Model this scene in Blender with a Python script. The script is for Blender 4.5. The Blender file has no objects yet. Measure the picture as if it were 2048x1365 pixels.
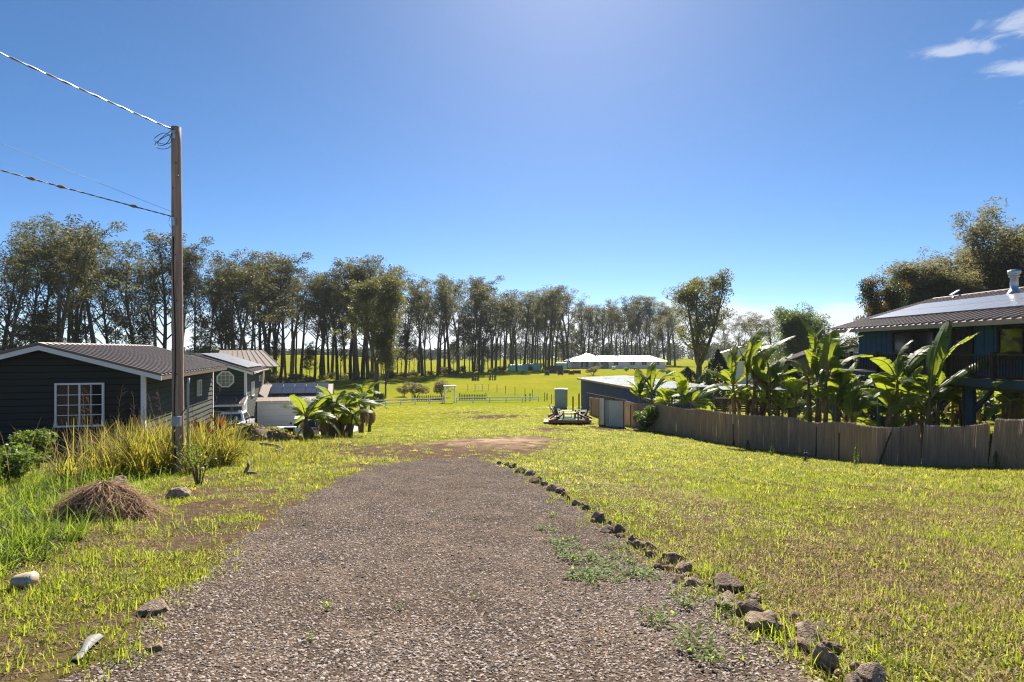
import bpy, math, random
import numpy as np
from mathutils import Vector, Matrix
R = math.radians
rng = np.random.default_rng(7)
random.seed(7)
scene = bpy.context.scene
COL = scene.collection

# ------------------------------------------------------------------ camera, sky, sun, exposure
F, CU, CV, EYE = 1200.0, 1024.0, 701.0, 1.65
SUN_AZ, SUN_EL = R(6.0), R(41.0)          # azimuth measured from the view direction (+Y) towards +X
cam = bpy.data.cameras.new('camera')
cam_o = bpy.data.objects.new('camera', cam); COL.objects.link(cam_o)
cam.sensor_width = 36.0; cam.lens = 36.0 * F / 2048.0
cam.shift_y = (CV - 682.5) / 2048.0
cam.clip_start = 0.1; cam.clip_end = 6000
cam_o.location = (0, 0, EYE); cam_o.rotation_euler = (R(90), 0, 0)
scene.camera = cam_o

w = bpy.data.worlds.new('World'); scene.world = w; w.use_nodes = True
nt = w.node_tree; nt.nodes.clear()
def N(t, tree=None, **kw):
    n = (tree or nt).nodes.new(t)
    for k, v in kw.items(): setattr(n, k, v)
    return n
def build_world():
    L = nt.links.new
    out = N('ShaderNodeOutputWorld'); bg = N('ShaderNodeBackground'); bg.inputs[1].default_value = 0.062
    sky = N('ShaderNodeTexSky', sky_type='NISHITA'); sky.sun_disc = False
    sky.sun_elevation = SUN_EL; sky.sun_rotation = SUN_AZ
    sky.altitude = 1000; sky.air_density = 0.6; sky.dust_density = 0.45; sky.ozone_density = 4.0
    hs = N('ShaderNodeHueSaturation'); hs.inputs['Saturation'].default_value = 1.14; hs.inputs['Hue'].default_value = .496; L(sky.outputs[0], hs.inputs['Color'])
    tc = N('ShaderNodeTexCoord'); sep = N('ShaderNodeSeparateXYZ'); L(tc.outputs['Generated'], sep.inputs[0])
    def math_(op, a, b=None, c=None):
        m = N('ShaderNodeMath', operation=op)
        for i, x in enumerate((a, b, c)):
            if x is None: continue
            if isinstance(x, (int, float)): m.inputs[i].default_value = x
            else: L(x, m.inputs[i])
        return m.outputs[0]
    def ramp(v, a, b):
        m = N('ShaderNodeMapRange', interpolation_type='SMOOTHSTEP'); L(v, m.inputs[0])
        m.inputs[1].default_value = a; m.inputs[2].default_value = b; return m.outputs[0]
    # low bank of cloud all round the horizon
    mp = N('ShaderNodeMapping'); mp.inputs['Scale'].default_value = (3.2, 3.2, 16); L(tc.outputs['Generated'], mp.inputs[0])
    n1 = N('ShaderNodeTexNoise'); n1.inputs['Scale'].default_value = 1.6; n1.inputs['Detail'].default_value = 7; n1.inputs['Roughness'].default_value = .55
    L(mp.outputs[0], n1.inputs['Vector'])
    el = sep.outputs[2]
    edge = math_('MULTIPLY_ADD', n1.outputs[0], 0.11, 0.02)      # height of the cloud tops
    bank = ramp(math_('SUBTRACT', edge, el), -0.006, 0.02)
    # sparse wisps of cirrus, thrown over the whole dome
    pl = N('ShaderNodeVectorMath', operation='DIVIDE'); L(tc.outputs['Generated'], pl.inputs[0])
    cz = N('ShaderNodeCombineXYZ'); z = math_('MAXIMUM', el, 0.04)
    for i in range(3): L(z, cz.inputs[i])
    L(cz.outputs[0], pl.inputs[1])
    mp2 = N('ShaderNodeMapping'); mp2.inputs['Scale'].default_value = (1.5, 3.2, 0); mp2.inputs['Rotation'].default_value = (0, 0, R(-12)); mp2.inputs['Location'].default_value = CLOUD_OFF
    L(pl.outputs[0], mp2.inputs[0])
    n2 = N('ShaderNodeTexNoise'); n2.inputs['Scale'].default_value = 1.0; n2.inputs['Detail'].default_value = 1.0; L(mp2.outputs[0], n2.inputs['Vector'])
    n3 = N('ShaderNodeTexNoise'); n3.inputs['Scale'].default_value = 4.5; n3.inputs['Detail'].default_value = 9; n3.inputs['Roughness'].default_value = .6; n3.inputs['Distortion'].default_value = 1.6; L(mp2.outputs[0], n3.inputs['Vector'])
    wis = math_('MULTIPLY', ramp(n2.outputs[0], .40, .58), ramp(n3.outputs[0], .42, .74))
    wis = math_('MULTIPLY', wis, 0.75)
    # a few small puffs low in one part of the sky
    s2 = N('ShaderNodeSeparateXYZ'); L(pl.outputs[0], s2.inputs[0])
    n5 = N('ShaderNodeTexNoise'); n5.inputs['Scale'].default_value = 9; n5.inputs['Detail'].default_value = 8; n5.inputs['Roughness'].default_value = .62; n5.inputs['Distortion'].default_value = .9; L(pl.outputs[0], n5.inputs['Vector'])
    wis = None
    for px, py, rx, ry in ((1.46, 2.0, .11, .06), (1.55, 1.83, .09, .08), (1.80, 2.12, .12, .06), (2.05, 1.9, .2, .12), (2.5, 2.3, .3, .2), (-2.2, -1.5, .4, .25), (1.9, -2.0, .4, .25)):
        a_ = math_('DIVIDE', math_('SUBTRACT', s2.outputs[0], px), rx); b_ = math_('DIVIDE', math_('SUBTRACT', s2.outputs[1], py), ry)
        d_ = math_('SQRT', math_('ADD', math_('MULTIPLY', a_, a_), math_('MULTIPLY', b_, b_)))
        w_ = ramp(math_('SUBTRACT', math_('MULTIPLY', n5.outputs[0], 3.2), d_), .25, 1.5)
        wis = w_ if wis is None else math_('MAXIMUM', wis, w_)
    wis = math_('MULTIPLY', wis, .5)
    n4 = N('ShaderNodeTexNoise'); n4.inputs['Scale'].default_value = 1.7; n4.inputs['Detail'].default_value = 2; L(tc.outputs['Generated'], n4.inputs['Vector'])
    bank = math_('MULTIPLY', bank, ramp(n4.outputs[0], .30, .50))
    cl = math_('MAXIMUM', bank, wis)
    cl = math_('MULTIPLY', cl, 0.92)
    mix = N('ShaderNodeMix', data_type='RGBA'); L(cl, mix.inputs[0]); L(hs.outputs[0], mix.inputs[6])
    # cloud colour follows the sky brightness round it, whitened
    mix.inputs[7].default_value = (6.4, 6.5, 6.8, 1)
    L(mix.outputs[2], bg.inputs[0]); L(bg.outputs[0], out.inputs[0])
CLOUD_OFF = (3.1, 1.7, 0)
build_world()

sun = bpy.data.lights.new('sun', 'SUN'); sun.energy = 5.0; sun.angle = R(0.53); sun.color = (1.0, 0.93, 0.82)
sun_o = bpy.data.objects.new('sun', sun); COL.objects.link(sun_o)
sd = Vector((math.sin(SUN_AZ) * math.cos(SUN_EL), math.cos(SUN_AZ) * math.cos(SUN_EL), math.sin(SUN_EL)))
sun_o.rotation_euler = sd.to_track_quat('Z', 'Y').to_euler(); sun_o.location = (0, 0, 60)

vs = scene.view_settings; vs.view_transform = 'Standard'; vs.look = 'None'; vs.exposure = 1.32; vs.gamma = 1.0; vs.use_curve_mapping = False
scene.render.engine = 'CYCLES'
cy = scene.cycles; cy.use_denoising = True; cy.denoising_prefilter = 'NONE'; cy.volume_bounces = 0; cy.max_bounces = 8; cy.diffuse_bounces = 3; cy.glossy_bounces = 3
cy.transmission_bounces = 5; cy.transparent_max_bounces = 12; cy.sample_clamp_indirect = 6; cy.caustics_reflective = False; cy.caustics_refractive = False
cy.filter_width = 1.2; w.cycles.sampling_method = 'NONE'

# ------------------------------------------------------------------ terrain function
KD = [-200, -40, 0, 15, 18, 30, 42, 52, 60, 70, 84, 100, 115, 130, 160, 200, 300, 500, 900, 3000]
KZ = [0.0, 0.5, 0, -1.36, -1.63, -2.65, -3.68, -4.3, -4.65, -5.1, -5.72, -5.5, -5.05, -4.75, -4.55, -4.5, -5.0, -6.0, -10, -36]
def zf(x, y):
    x = np.asarray(x, float); y = np.asarray(y, float)
    h = np.clip(0.06 * np.abs(y), 0.6, 12)
    p = sum(np.interp(y + k * h, KD, KZ) for k in (-1, -.5, 0, .5, 1)) / 5
    def g(cx, cy_, a, sx, sy): return a * np.exp(-((x - cx) / sx) ** 2 - ((y - cy_) / sy) ** 2)
    p = p + g(16, 27, -.95, 8, 12) + g(-21, 48, -1.4, 12.5, 12) + g(-75, 215, 4.6, 45, 40) + g(11, 35, -.2, 5, 7)
    lum = 0.03 * np.sin(x * 1.3 + 0.7 * y) * np.sin(y * 1.1 - x * .6) + 0.02 * np.sin(x * 2.9 + 1.2) * np.sin(y * 2.3 + .4)
    return p + lum * np.clip((np.abs(x + .8) - 2.2) / 2, 0, 1) * np.clip(2 - y / 60, 0, 1)
def hit(u, v):
    dx = (u - CU) / F; dz = -(v - CV) / F
    D = np.geomspace(1.5, 1500, 6000); f = EYE + dz * D - zf(dx * D, D)
    i = int(np.argmax(f < 0)); return Vector((dx * D[i], D[i], EYE + dz * D[i]))
def P(u, v, D): return Vector(((u - CU) / F * D, D, EYE - (v - CV) / F * D))
def on(x, y, dz=0): return Vector((x, y, float(zf(x, y)) + dz))
def ug(u, D, dz=0):
    x = (u - CU) / F * D; return on(x, D, dz)

# ------------------------------------------------------------------ mesh helpers
class MB:
    def __init__(s): s.v = []; s.f = []; s.m = []; s.cur = 0
    def add(s, vs_, fs): 
        o = len(s.v); s.v += [tuple(p) for p in vs_]; s.f += [tuple(o + i for i in f) for f in fs]; s.m += [s.cur] * len(fs)
    def box(s, c, d, M=None):
        x, y, z = d[0] / 2, d[1] / 2, d[2] / 2; c = Vector(c)
        p = [Vector(q) for q in ((-x,-y,-z),(x,-y,-z),(x,y,-z),(-x,y,-z),(-x,-y,z),(x,-y,z),(x,y,z),(-x,y,z))]
        p = [c + (M @ q if M else q) for q in p]
        s.add(p, [(0,3,2,1),(4,5,6,7),(0,1,5,4),(1,2,6,5),(2,3,7,6),(3,0,4,7)])
    def lohi(s, a, b): s.box([(a[i] + b[i]) / 2 for i in range(3)], [abs(b[i] - a[i]) for i in range(3)])
    def bar(s, a, b, wd, h, up=(0,0,1)):
        a = Vector(a); b = Vector(b); y = (b - a); l = y.length; y.normalize(); x = y.cross(Vector(up))
        if x.length < 1e-4: x = Vector((1,0,0))
        x.normalize(); z = x.cross(y); s.box((a + b) / 2, (wd, l, h), Matrix((x, y, z)).transposed())
    def prism(s, poly, off):
        # poly: list of 3D points (ring), off: vector
        n = len(poly); poly = [Vector(p) for p in poly]; off = Vector(off)
        s.add(poly + [p + off for p in poly], [tuple(reversed(range(n))), tuple(range(n, 2*n))] + [(i, (i+1) % n, n + (i+1) % n, n + i) for i in range(n)])
    def tube(s, pts, rad, n=8, cap=True):
        pts = [Vector(p) for p in pts]; k = len(pts)
        if not hasattr(rad, '__len__'): rad = [rad] * k
        vs_ = []; px = None
        for i, p in enumerate(pts):
            t = (pts[min(i+1, k-1)] - pts[max(i-1, 0)]); t.normalize()
            if px is None:
                px = t.cross(Vector((0,0,1)) if abs(t.z) < .9 else Vector((1,0,0)))
            px = px - t * px.dot(t); px.normalize(); py = t.cross(px)
            vs_ += [p + (px * math.cos(2*math.pi*j/n) + py * math.sin(2*math.pi*j/n)) * rad[i] for j in range(n)]
        fs = [(i*n+j, i*n+(j+1) % n, (i+1)*n+(j+1) % n, (i+1)*n+j) for i in range(k-1) for j in range(n)]
        if cap: fs += [tuple(reversed(range(n))), tuple(range((k-1)*n, k*n))]
        s.add(vs_, fs)
    def lathe(s, prof, n=16, c=(0,0,0)):
        c = Vector(c); vs_ = [c + Vector((r*math.cos(2*math.pi*j/n), r*math.sin(2*math.pi*j/n), z)) for r, z in prof for j in range(n)]
        k = len(prof)
        s.add(vs_, [(i*n+j, i*n+(j+1) % n, (i+1)*n+(j+1) % n, (i+1)*n+j) for i in range(k-1) for j in range(n)] + [tuple(reversed(range(n))), tuple(range((k-1)*n, k*n))])
    def mesh(s, name, mats, smooth=False):
        me = bpy.data.meshes.new(name); me.from_pydata(s.v, [], s.f)
        for m in (mats if isinstance(mats, (list, tuple)) else [mats]): me.materials.append(m)
        if any(s.m): me.polygons.foreach_set('material_index', s.m)
        if smooth: me.polygons.foreach_set('use_smooth', [True] * len(s.f))
        me.update(); return me
    def build(s, name, mats, parent=None, smooth=False, bevel=0):
        o = bpy.data.objects.new(name, s.mesh(name, mats, smooth)); COL.objects.link(o)
        if parent: o.parent = parent
        if bevel:
            b = o.modifiers.new('bevel', 'BEVEL'); b.width = bevel; b.segments = 2; b.limit_method = 'ANGLE'; b.angle_limit = R(40)
        return o
def np_mesh(name, V, Q, mats, smooth=False, midx=None):
    me = bpy.data.meshes.new(name); V = np.asarray(V, np.float32); Q = np.asarray(Q, np.int32); k = Q.shape[1]
    me.vertices.add(len(V)); me.vertices.foreach_set('co', V.ravel())
    me.loops.add(Q.size); me.loops.foreach_set('vertex_index', Q.ravel())
    me.polygons.add(len(Q)); me.polygons.foreach_set('loop_start', np.arange(0, Q.size, k, dtype=np.int32))
    me.polygons.foreach_set('loop_total', np.full(len(Q), k, np.int32))
    if smooth: me.polygons.foreach_set('use_smooth', np.ones(len(Q), bool))
    for m in (mats if isinstance(mats, (list, tuple)) else [mats]): me.materials.append(m)
    if midx is not None: me.polygons.foreach_set('material_index', np.asarray(midx, np.int32))
    me.update(calc_edges=True); me.validate(); return me
def obj(name, me, parent=None, loc=None):
    o = bpy.data.objects.new(name, me); COL.objects.link(o)
    if parent: o.parent = parent
    if loc is not None: o.location = loc
    return o
def tag(o, label=None, cat=None, group=None, kind=None):
    if label: o['label'] = label
    if cat: o['category'] = cat
    if group: o['group'] = group
    if kind: o['kind'] = kind
    return o
def thing(name, label, cat, loc=(0,0,0), rotz=0, group=None):
    o = bpy.data.objects.new(name, None); COL.objects.link(o); o.empty_display_size = .2
    o.location = loc; o.rotation_euler = (0, 0, rotz); return tag(o, label, cat, group)

# ------------------------------------------------------------------ materials
def mat(name, col, rough=.8, var=.25, scale=3.0, metal=0, bump=0, bscale=40, spec=.3, trans=0, tcol=None, rnd=0, stretch=(1,1,1), col2=None, cov=(.45,.65), emit=0):
    m = bpy.data.materials.new(name); m.use_nodes = True; t = m.node_tree; t.nodes.clear(); L = t.links.new
    out = N('ShaderNodeOutputMaterial', t); b = N('ShaderNodeBsdfPrincipled', t)
    b.inputs['Roughness'].default_value = rough; b.inputs['Metallic'].default_value = metal; b.inputs['Specular IOR Level'].default_value = spec
    tc = N('ShaderNodeTexCoord', t); mp = N('ShaderNodeMapping', t); mp.inputs['Scale'].default_value = stretch; L(tc.outputs['Object'], mp.inputs[0])
    col = tuple(col[:3]) + (1,)
    c = None
    n = N('ShaderNodeTexNoise', t); n.inputs['Scale'].default_value = scale; n.inputs['Detail'].default_value = 6; n.inputs['Roughness'].default_value = .65; L(mp.outputs[0], n.inputs['Vector'])
    mr = N('ShaderNodeMapRange', t); L(n.outputs[0], mr.inputs[0]); mr.inputs[1].default_value = .25; mr.inputs[2].default_value = .75; mr.inputs[3].default_value = 1 - var; mr.inputs[4].default_value = 1 + var
    val = mr.outputs[0]
    if rnd:
        oi = N('ShaderNodeObjectInfo', t); m2 = N('ShaderNodeMapRange', t); L(oi.outputs['Random'], m2.inputs[0]); m2.inputs[3].default_value = 1 - rnd; m2.inputs[4].default_value = 1 + rnd
        mm = N('ShaderNodeMath', t, operation='MULTIPLY'); L(val, mm.inputs[0]); L(m2.outputs[0], mm.inputs[1]); val = mm.outputs[0]
    base = None
    if col2:
        n2 = N('ShaderNodeTexNoise', t); n2.inputs['Scale'].default_value = scale * .6; n2.inputs['Detail'].default_value = 8; n2.inputs['Roughness'].default_value = .7; L(mp.outputs[0], n2.inputs['Vector'])
        r2 = N('ShaderNodeMapRange', t); L(n2.outputs[0], r2.inputs[0]); r2.inputs[1].default_value = cov[0]; r2.inputs[2].default_value = cov[1]
        mx = N('ShaderNodeMix', t, data_type='RGBA'); L(r2.outputs[0], mx.inputs[0]); mx.inputs[6].default_value = col; mx.inputs[7].default_value = tuple(col2[:3]) + (1,); base = mx.outputs[2]
    vm = N('ShaderNodeVectorMath', t, operation='SCALE')
    if base: L(base, vm.inputs[0])
    else: vm.inputs[0].default_value = col[:3]
    L(val, vm.inputs['Scale']); c = vm.outputs[0]
    L(c, b.inputs['Base Color'])
    if bump:
        nb = N('ShaderNodeTexNoise', t); nb.inputs['Scale'].default_value = bscale; nb.inputs['Detail'].default_value = 4; L(mp.outputs[0], nb.inputs['Vector'])
        bp = N('ShaderNodeBump', t); bp.inputs['Strength'].default_value = bump; bp.inputs['Distance'].default_value = .02; L(nb.outputs[0], bp.inputs['Height']); L(bp.outputs[0], b.inputs['Normal'])
    sh = b.outputs[0]
    if trans:
        tr = N('ShaderNodeBsdfTranslucent', t); ms = N('ShaderNodeMixShader', t); ms.inputs[0].default_value = trans
        if tcol:
            v2 = N('ShaderNodeVectorMath', t, operation='SCALE'); v2.inputs[0].default_value = tcol[:3]; L(val, v2.inputs['Scale']); L(v2.outputs[0], tr.inputs[0])
        else: L(c, tr.inputs[0])
        L(sh, ms.inputs[1]); L(tr.outputs[0], ms.inputs[2]); sh = ms.outputs[0]
    L(sh, out.inputs[0]); return m
def glass_mat(name, col=(.02,.025,.03), rough=.05):
    return mat(name, col, rough, var=.1, spec=.6)

M = {}
M['bark'] = mat('bark', (.085,.065,.05), .9, .5, 2.0, stretch=(3,3,.4), bump=.4, bscale=8, col2=(.17,.14,.11))
M['bark_dark'] = mat('bark_dark', (.05,.04,.033), .9, .4, 2.0, stretch=(3,3,.4), col2=(.09,.075,.06))
M['euc'] = mat('euc_leaf', (.06,.068,.033), .55, .35, .5, spec=.25, trans=.42, tcol=(.145,.138,.045), rnd=.25)
M['euc_lit'] = mat('euc_leaf_lit', (.1,.105,.035), .55, .3, .5, spec=.25, trans=.45, tcol=(.23,.215,.06), rnd=.2)  # lighter copy of the euc leaf; sunlit look put into clump colour
M['dense_leaf'] = mat('dense_leaf', (.075,.09,.032), .5, .3, .6, trans=.42, tcol=(.24,.24,.05))
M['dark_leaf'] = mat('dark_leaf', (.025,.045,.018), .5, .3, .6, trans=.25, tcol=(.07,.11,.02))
M['iron_leaf'] = mat('needle_leaf', (.12,.125,.065), .7, .35, .4, trans=.45, tcol=(.3,.27,.1))
M['rust_leaf'] = mat('rust_leaf', (.1,.075,.025), .6, .35, .6, trans=.4, tcol=(.3,.18,.03))
M['mango_leaf'] = mat('mango_leaf', (.07,.11,.045), .5, .3, .6, trans=.4, tcol=(.22,.28,.07))
M['banana'] = mat('banana_leaf', (.06,.12,.022), .5, .25, 2.5, spec=.22, trans=.5, tcol=(.32,.38,.025), rnd=.15)
M['banana_rib'] = mat('banana_midrib', (.25,.26,.08), .5, .15, 3, trans=.2)
M['banana_rib_red'] = mat('banana_midrib_red', (.3,.12,.06), .5, .2, 3)
M['banana_dry'] = mat('banana_dry_leaf', (.16,.11,.06), .9, .4, 4, trans=.2)
M['pseudostem'] = mat('banana_stem', (.13,.08,.05), .8, .4, 5, stretch=(2,2,.5), col2=(.16,.15,.06))
M['shrub'] = mat('shrub_leaf', (.06,.11,.025), .45, .3, 3, spec=.4, trans=.45, tcol=(.2,.28,.03))
M['shrub_grey'] = mat('shrub_greygreen', (.15,.14,.075), .7, .3, 2, trans=.4, tcol=(.32,.26,.1))
M['ti'] = mat('ti_leaf', (.16,.05,.03), .5, .35, 3, trans=.4, tcol=(.3,.09,.03), col2=(.25,.14,.04))
M['stem'] = mat('stem', (.12,.09,.05), .9, .3, 5)
M['tall_grass'] = mat('tall_grass', (.15,.16,.03), .6, .5, 2.2, spec=.15, trans=.5, tcol=(.42,.37,.045), col2=(.10,.14,.025))
M['green_grass'] = mat('green_grass', (.08,.14,.02), .5, .4, 1.8, spec=.2, trans=.5, tcol=(.3,.4,.03))
M['dry_grass'] = mat('dry_grass', (.36,.25,.13), .8, .3, 3, trans=.35, tcol=(.5,.33,.16))
M['hay'] = mat('hay', (.36,.23,.14), .9, .45, 9, trans=.2)
M['rock'] = mat('rock', (.25,.18,.125), .95, .5, 3, bump=1.0, bscale=9, rnd=.35, col2=(.42,.35,.27), cov=(.45,.7), spec=.1)
M['pole'] = mat('pole_wood', (.44,.32,.235), .85, .4, 3, stretch=(7,7,.25), bump=.5, bscale=20, col2=(.2,.12,.08), cov=(.45,.75))
M['wire'] = mat('wire', (.06,.06,.06), .5, .1, 3)
M['alu'] = mat('aluminium', (.6,.6,.6), .35, .1, 3, metal=.9)
M['galv'] = mat('galvanised', (.5,.53,.56), .4, .15, 2, metal=.75)
M['grey_box'] = mat('grey_box', (.35,.37,.38), .5, .1, 3)
M['siding_green'] = mat('siding_green', (.034,.036,.027), .8, .12, 3, stretch=(.4,.4,3), bump=.15, bscale=60)
M['siding_grey'] = mat('siding_greygreen', (.058,.064,.05), .8, .12, 3, stretch=(.4,.4,3), bump=.15, bscale=60)
M['white'] = mat('white_paint', (.8,.79,.76), .6, .06, 3)
M['vinyl'] = mat('white_vinyl', (.85,.84,.82), .45, .04, 2)
M['roof_brown'] = mat('roof_brown_metal', (.16,.12,.105), .4, .15, 1.2, spec=.5)
M['roof_tan'] = mat('roof_tan_metal', (.30,.24,.19), .5, .12, 1.2, spec=.4)
M['roof_white'] = mat('roof_white_metal', (.82,.82,.82), .34, .05, 1, spec=.6, metal=.25)
M['roof_shed'] = mat('roof_shed_metal', (.5,.53,.55), .42, .15, .8, spec=.5, metal=.3, col2=(.4,.4,.38))
M['roof_blue_house'] = mat('roof_brown_rib', (.2,.155,.135), .4, .2, 1.2, spec=.5)
M['glass'] = glass_mat('window_glass')
M['shade_dark'] = mat('painted_shade', (.012,.012,.012), .9, .1)  # painted darkness for siding gaps and the open cottage window
M['curtain'] = mat('curtain', (.3,.27,.15), .8, .2, 2)
M['solar'] = mat('solar_cell', (.017,.02,.034), .22, .15, 4, spec=.6)
M['solar_pale'] = mat('solar_cell_pale', (.10,.11,.14), .3, .25, 1.6, spec=.7)  # paler cell colour than the garage panels
M['garage_white'] = mat('garage_door', (.74,.73,.69), .6, .05, 2)
M['car_white'] = mat('car_white', (.75,.75,.75), .2, .03, 2, spec=.5)
M['car_black'] = mat('car_black', (.015,.015,.016), .45, .1, 4)
M['tyre'] = mat('tyre', (.02,.02,.02), .9, .2, 8)
M['red_lamp'] = mat('red_lamp', (.45,.02,.015), .25, .1, 5, spec=.5)
M['chrome'] = mat('chrome', (.6,.6,.62), .2, .05, metal=1)
M['reed'] = mat('reed', (.66,.54,.43), .9, .3, 2.2, stretch=(4,4,.5), rnd=.1, col2=(.54,.42,.32), cov=(.42,.7), spec=.1)
M['reed_pale'] = mat('reed_pale', (.8,.7,.58), .85, .3, 2, stretch=(4,4,.5))
M['reed_dark'] = mat('reed_dark', (.42,.29,.2), .85, .3, 2, stretch=(4,4,.5))
M['post_steel'] = mat('steel_post', (.045,.05,.04), .7, .2, 3)
M['wood_red'] = mat('deck_redwood', (.30,.13,.07), .7, .2, 3, stretch=(.5,4,4))
M['wood_grey'] = mat('weathered_wood', (.22,.19,.16), .85, .3, 3, stretch=(4,4,.6))
M['wood_dark'] = mat('dark_wood', (.075,.055,.042), .85, .3, 3)
M['wood_table'] = mat('pale_wood', (.4,.31,.2), .7, .2, 3)
M['corr'] = mat('corrugated_pale', (.58,.57,.49), .5, .12, 1.5, metal=.1)
M['blue_wall'] = mat('blue_shed_wall', (.05,.07,.18), .75, .18, 1.5, bump=.2)
M['blue_house'] = mat('blue_house_wall', (.03,.1,.16), .7, .12, 2)
M['blue_beam'] = mat('blue_beam', (.022,.06,.08), .7, .15, 2)
M['brown_trim'] = mat('brown_trim', (.035,.022,.016), .7, .2, 2)
M['shed_grey'] = mat('grey_panel', (.34,.38,.42), .5, .08, 1.5)
M['chair_blue'] = mat('chair_slate', (.12,.15,.21), .55, .1, 3)
M['chair_brown'] = mat('chair_brown', (.075,.055,.05), .55, .1, 3)
M['rug'] = mat('green_rug', (.03,.13,.06), .95, .2, 8)
M['gh_film'] = mat('greenhouse_film', (.45,.68,.58), .35, .15, 1, spec=.5, trans=.5, tcol=(.45,.75,.6))
M['mesh_net'] = mat('dark_netting', (.11,.09,.075), .9, .3, 2, trans=.2)
M['concrete'] = mat('concrete', (.42,.4,.36), .9, .2, 1.5)
M['grey_house'] = mat('grey_house_wall', (.13,.13,.12), .8, .15, 2)
M['ranch_wall'] = mat('ranch_wall', (.74,.74,.73), .7, .06, 2)
M['black'] = mat('black_plastic', (.015,.015,.015), .6, .1)
M['cloth_white'] = mat('white_cloth', (.6,.58,.62), .9, .1, trans=.3)
M['tarp'] = mat('pale_sheet', (.27,.26,.245), .6, .2, 5, trans=.2)
M['bag'] = mat('sack_plastic', (.5,.4,.28), .45, .25, 5, col2=(.5,.33,.18), cov=(.5,.8))
M['bag_blue'] = mat('sack_print', (.05,.2,.38), .5, .1)
M['red_flower'] = mat('red_flower', (.6,.02,.02), .5, .2, trans=.3)
M['forest'] = mat('forest_far', (.04,.052,.024), .8, .4, .06, trans=.25, tcol=(.08,.09,.03))
M['straw_tip'] = mat('seed_head', (.3,.19,.11), .9, .3, 4, trans=.4)
# ------------------------------------------------------------------ ground
def vnoise(X, Y, s, seed):
    r_ = np.random.default_rng(seed); G = r_.random((256, 256)); x = X / s + 90.3; y = Y / s + 11.7; xi = np.floor(x).astype(int); yi = np.floor(y).astype(int); fx = x - xi; fy = y - yi; fx = fx*fx*(3-2*fx); fy = fy*fy*(3-2*fy)
    g = lambda a, b: G[a % 256, b % 256]
    return (g(xi,yi)*(1-fx) + g(xi+1,yi)*fx)*(1-fy) + (g(xi,yi+1)*(1-fx) + g(xi+1,yi+1)*fx)*fy
def world_blob(u, v, ru, rv):
    c = hit(u, v); a = hit(u + ru, v); b = hit(u, v - rv); d = hit(u, v + rv)
    return (c.x, c.y, max(.15, (a - c).length), max(.2, abs(b.y - d.y) / 2))
def blobs(X, Y, lst):
    m = np.zeros_like(X)
    for (u, v, ru, rv, s) in lst:
        cx, cyy, rx, ry = world_blob(u, v, ru, rv)
        m = np.maximum(m, s * np.exp(-(((X - cx) / rx) ** 2 + ((Y - cyy) / ry) ** 2) ** 1.0))
    return m
SOIL = [(880,900,250,17,1.15),(880,914,160,8,1.1),(1000,905,120,9,.8),(760,900,120,8,.7),(760,905,120,10,.9),(980,885,120,9,.9),(1060,880,90,9,.8),(990,834,70,4,.9),(930,826,110,5,.45),(1100,860,60,6,.8),(680,893,60,6,.8),
        (1225,858,60,4,.9),(1385,1015,45,9,.75),(1430,1040,60,9,.7),(1290,975,60,8,.6),(1210,975,60,9,.5),(1560,1085,50,8,.6),(1900,1050,70,12,.35),(1700,985,90,8,.4),(1480,960,80,6,.45),
        (1650,1150,70,12,.5),(1350,960,90,8,.45),(1760,1060,70,10,.45),(1500,1130,60,10,.5),(1880,1200,90,18,.45),(1600,1020,90,8,.45),(60,1290,80,26,1.0),(90,1085,110,20,1.0),(230,1240,90,18,1.0),(330,1045,90,14,1.2),(140,1135,90,14,.95),(270,1090,80,10,.8),(60,1180,70,10,.7),(190,1200,60,8,.7),(480,985,50,7,.8),(380,1010,60,8,.9),(190,1010,110,22,1),(420,1000,70,9,.6),(560,960,60,7,.5),(620,930,60,6,.5),
        (1950,1340,120,40,.5),(1800,1120,80,14,.4),(1150,1020,60,9,.4)]
PALE = [(980,880,130,10,1.0),(1060,890,70,9,.9),(920,868,60,5,.6),(1030,862,60,4,.5)]
LUSH = [(300,1110,90,30,.9),(480,1080,60,30,.9),(560,1030,50,20,.9),(640,970,60,14,.9),(420,1140,60,30,.8),(200,1150,120,20,.6),(60,1050,140,50,.9),(550,980,50,10,.7),(1420,1180,60,30,.8),(1560,1250,60,30,.7),(1290,1070,40,20,.8),(350,1040,80,14,.6)]
dl = [(150,1335),(215,1280),(290,1220),(360,1165),(440,1100),(520,1048),(590,1000),(665,962),(740,933),(850,919),(930,917)]
dr = [(1680,1365),(1600,1290),(1500,1215),(1400,1160),(1310,1108),(1240,1070),(1170,1015),(1110,980),(1060,950),(1015,930),(960,920)]
DL = [hit(*p) for p in dl]; DR = [hit(*p) for p in dr]
DLy = [-8.] + [p.y for p in DL]; DLx = [DL[0].x + .9] + [p.x for p in DL]
DRy = [-8.] + [p.y for p in DR]; DRx = [DR[0].x + 1.3] + [p.x for p in DR]
def edge_n(y, s): return .07 * np.sin(y * 3.1 + s) + .05 * np.sin(y * 7.7 + 2 * s) + .03 * np.sin(y * 17.3 + s)
def drive_l(y): return np.interp(y, DLy, DLx) + edge_n(y, 1)
def drive_r(y): return np.interp(y, DRy, DRx) + edge_n(y, 4)
DEND = max(DL[-1].y, DR[-1].y)
def drive_mask(X, Y, soft=.12):
    a = np.clip((X - drive_l(Y)) / soft, 0, 1) * np.clip((drive_r(Y) - X) / soft, 0, 1)
    return a * (Y < DEND)

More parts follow.
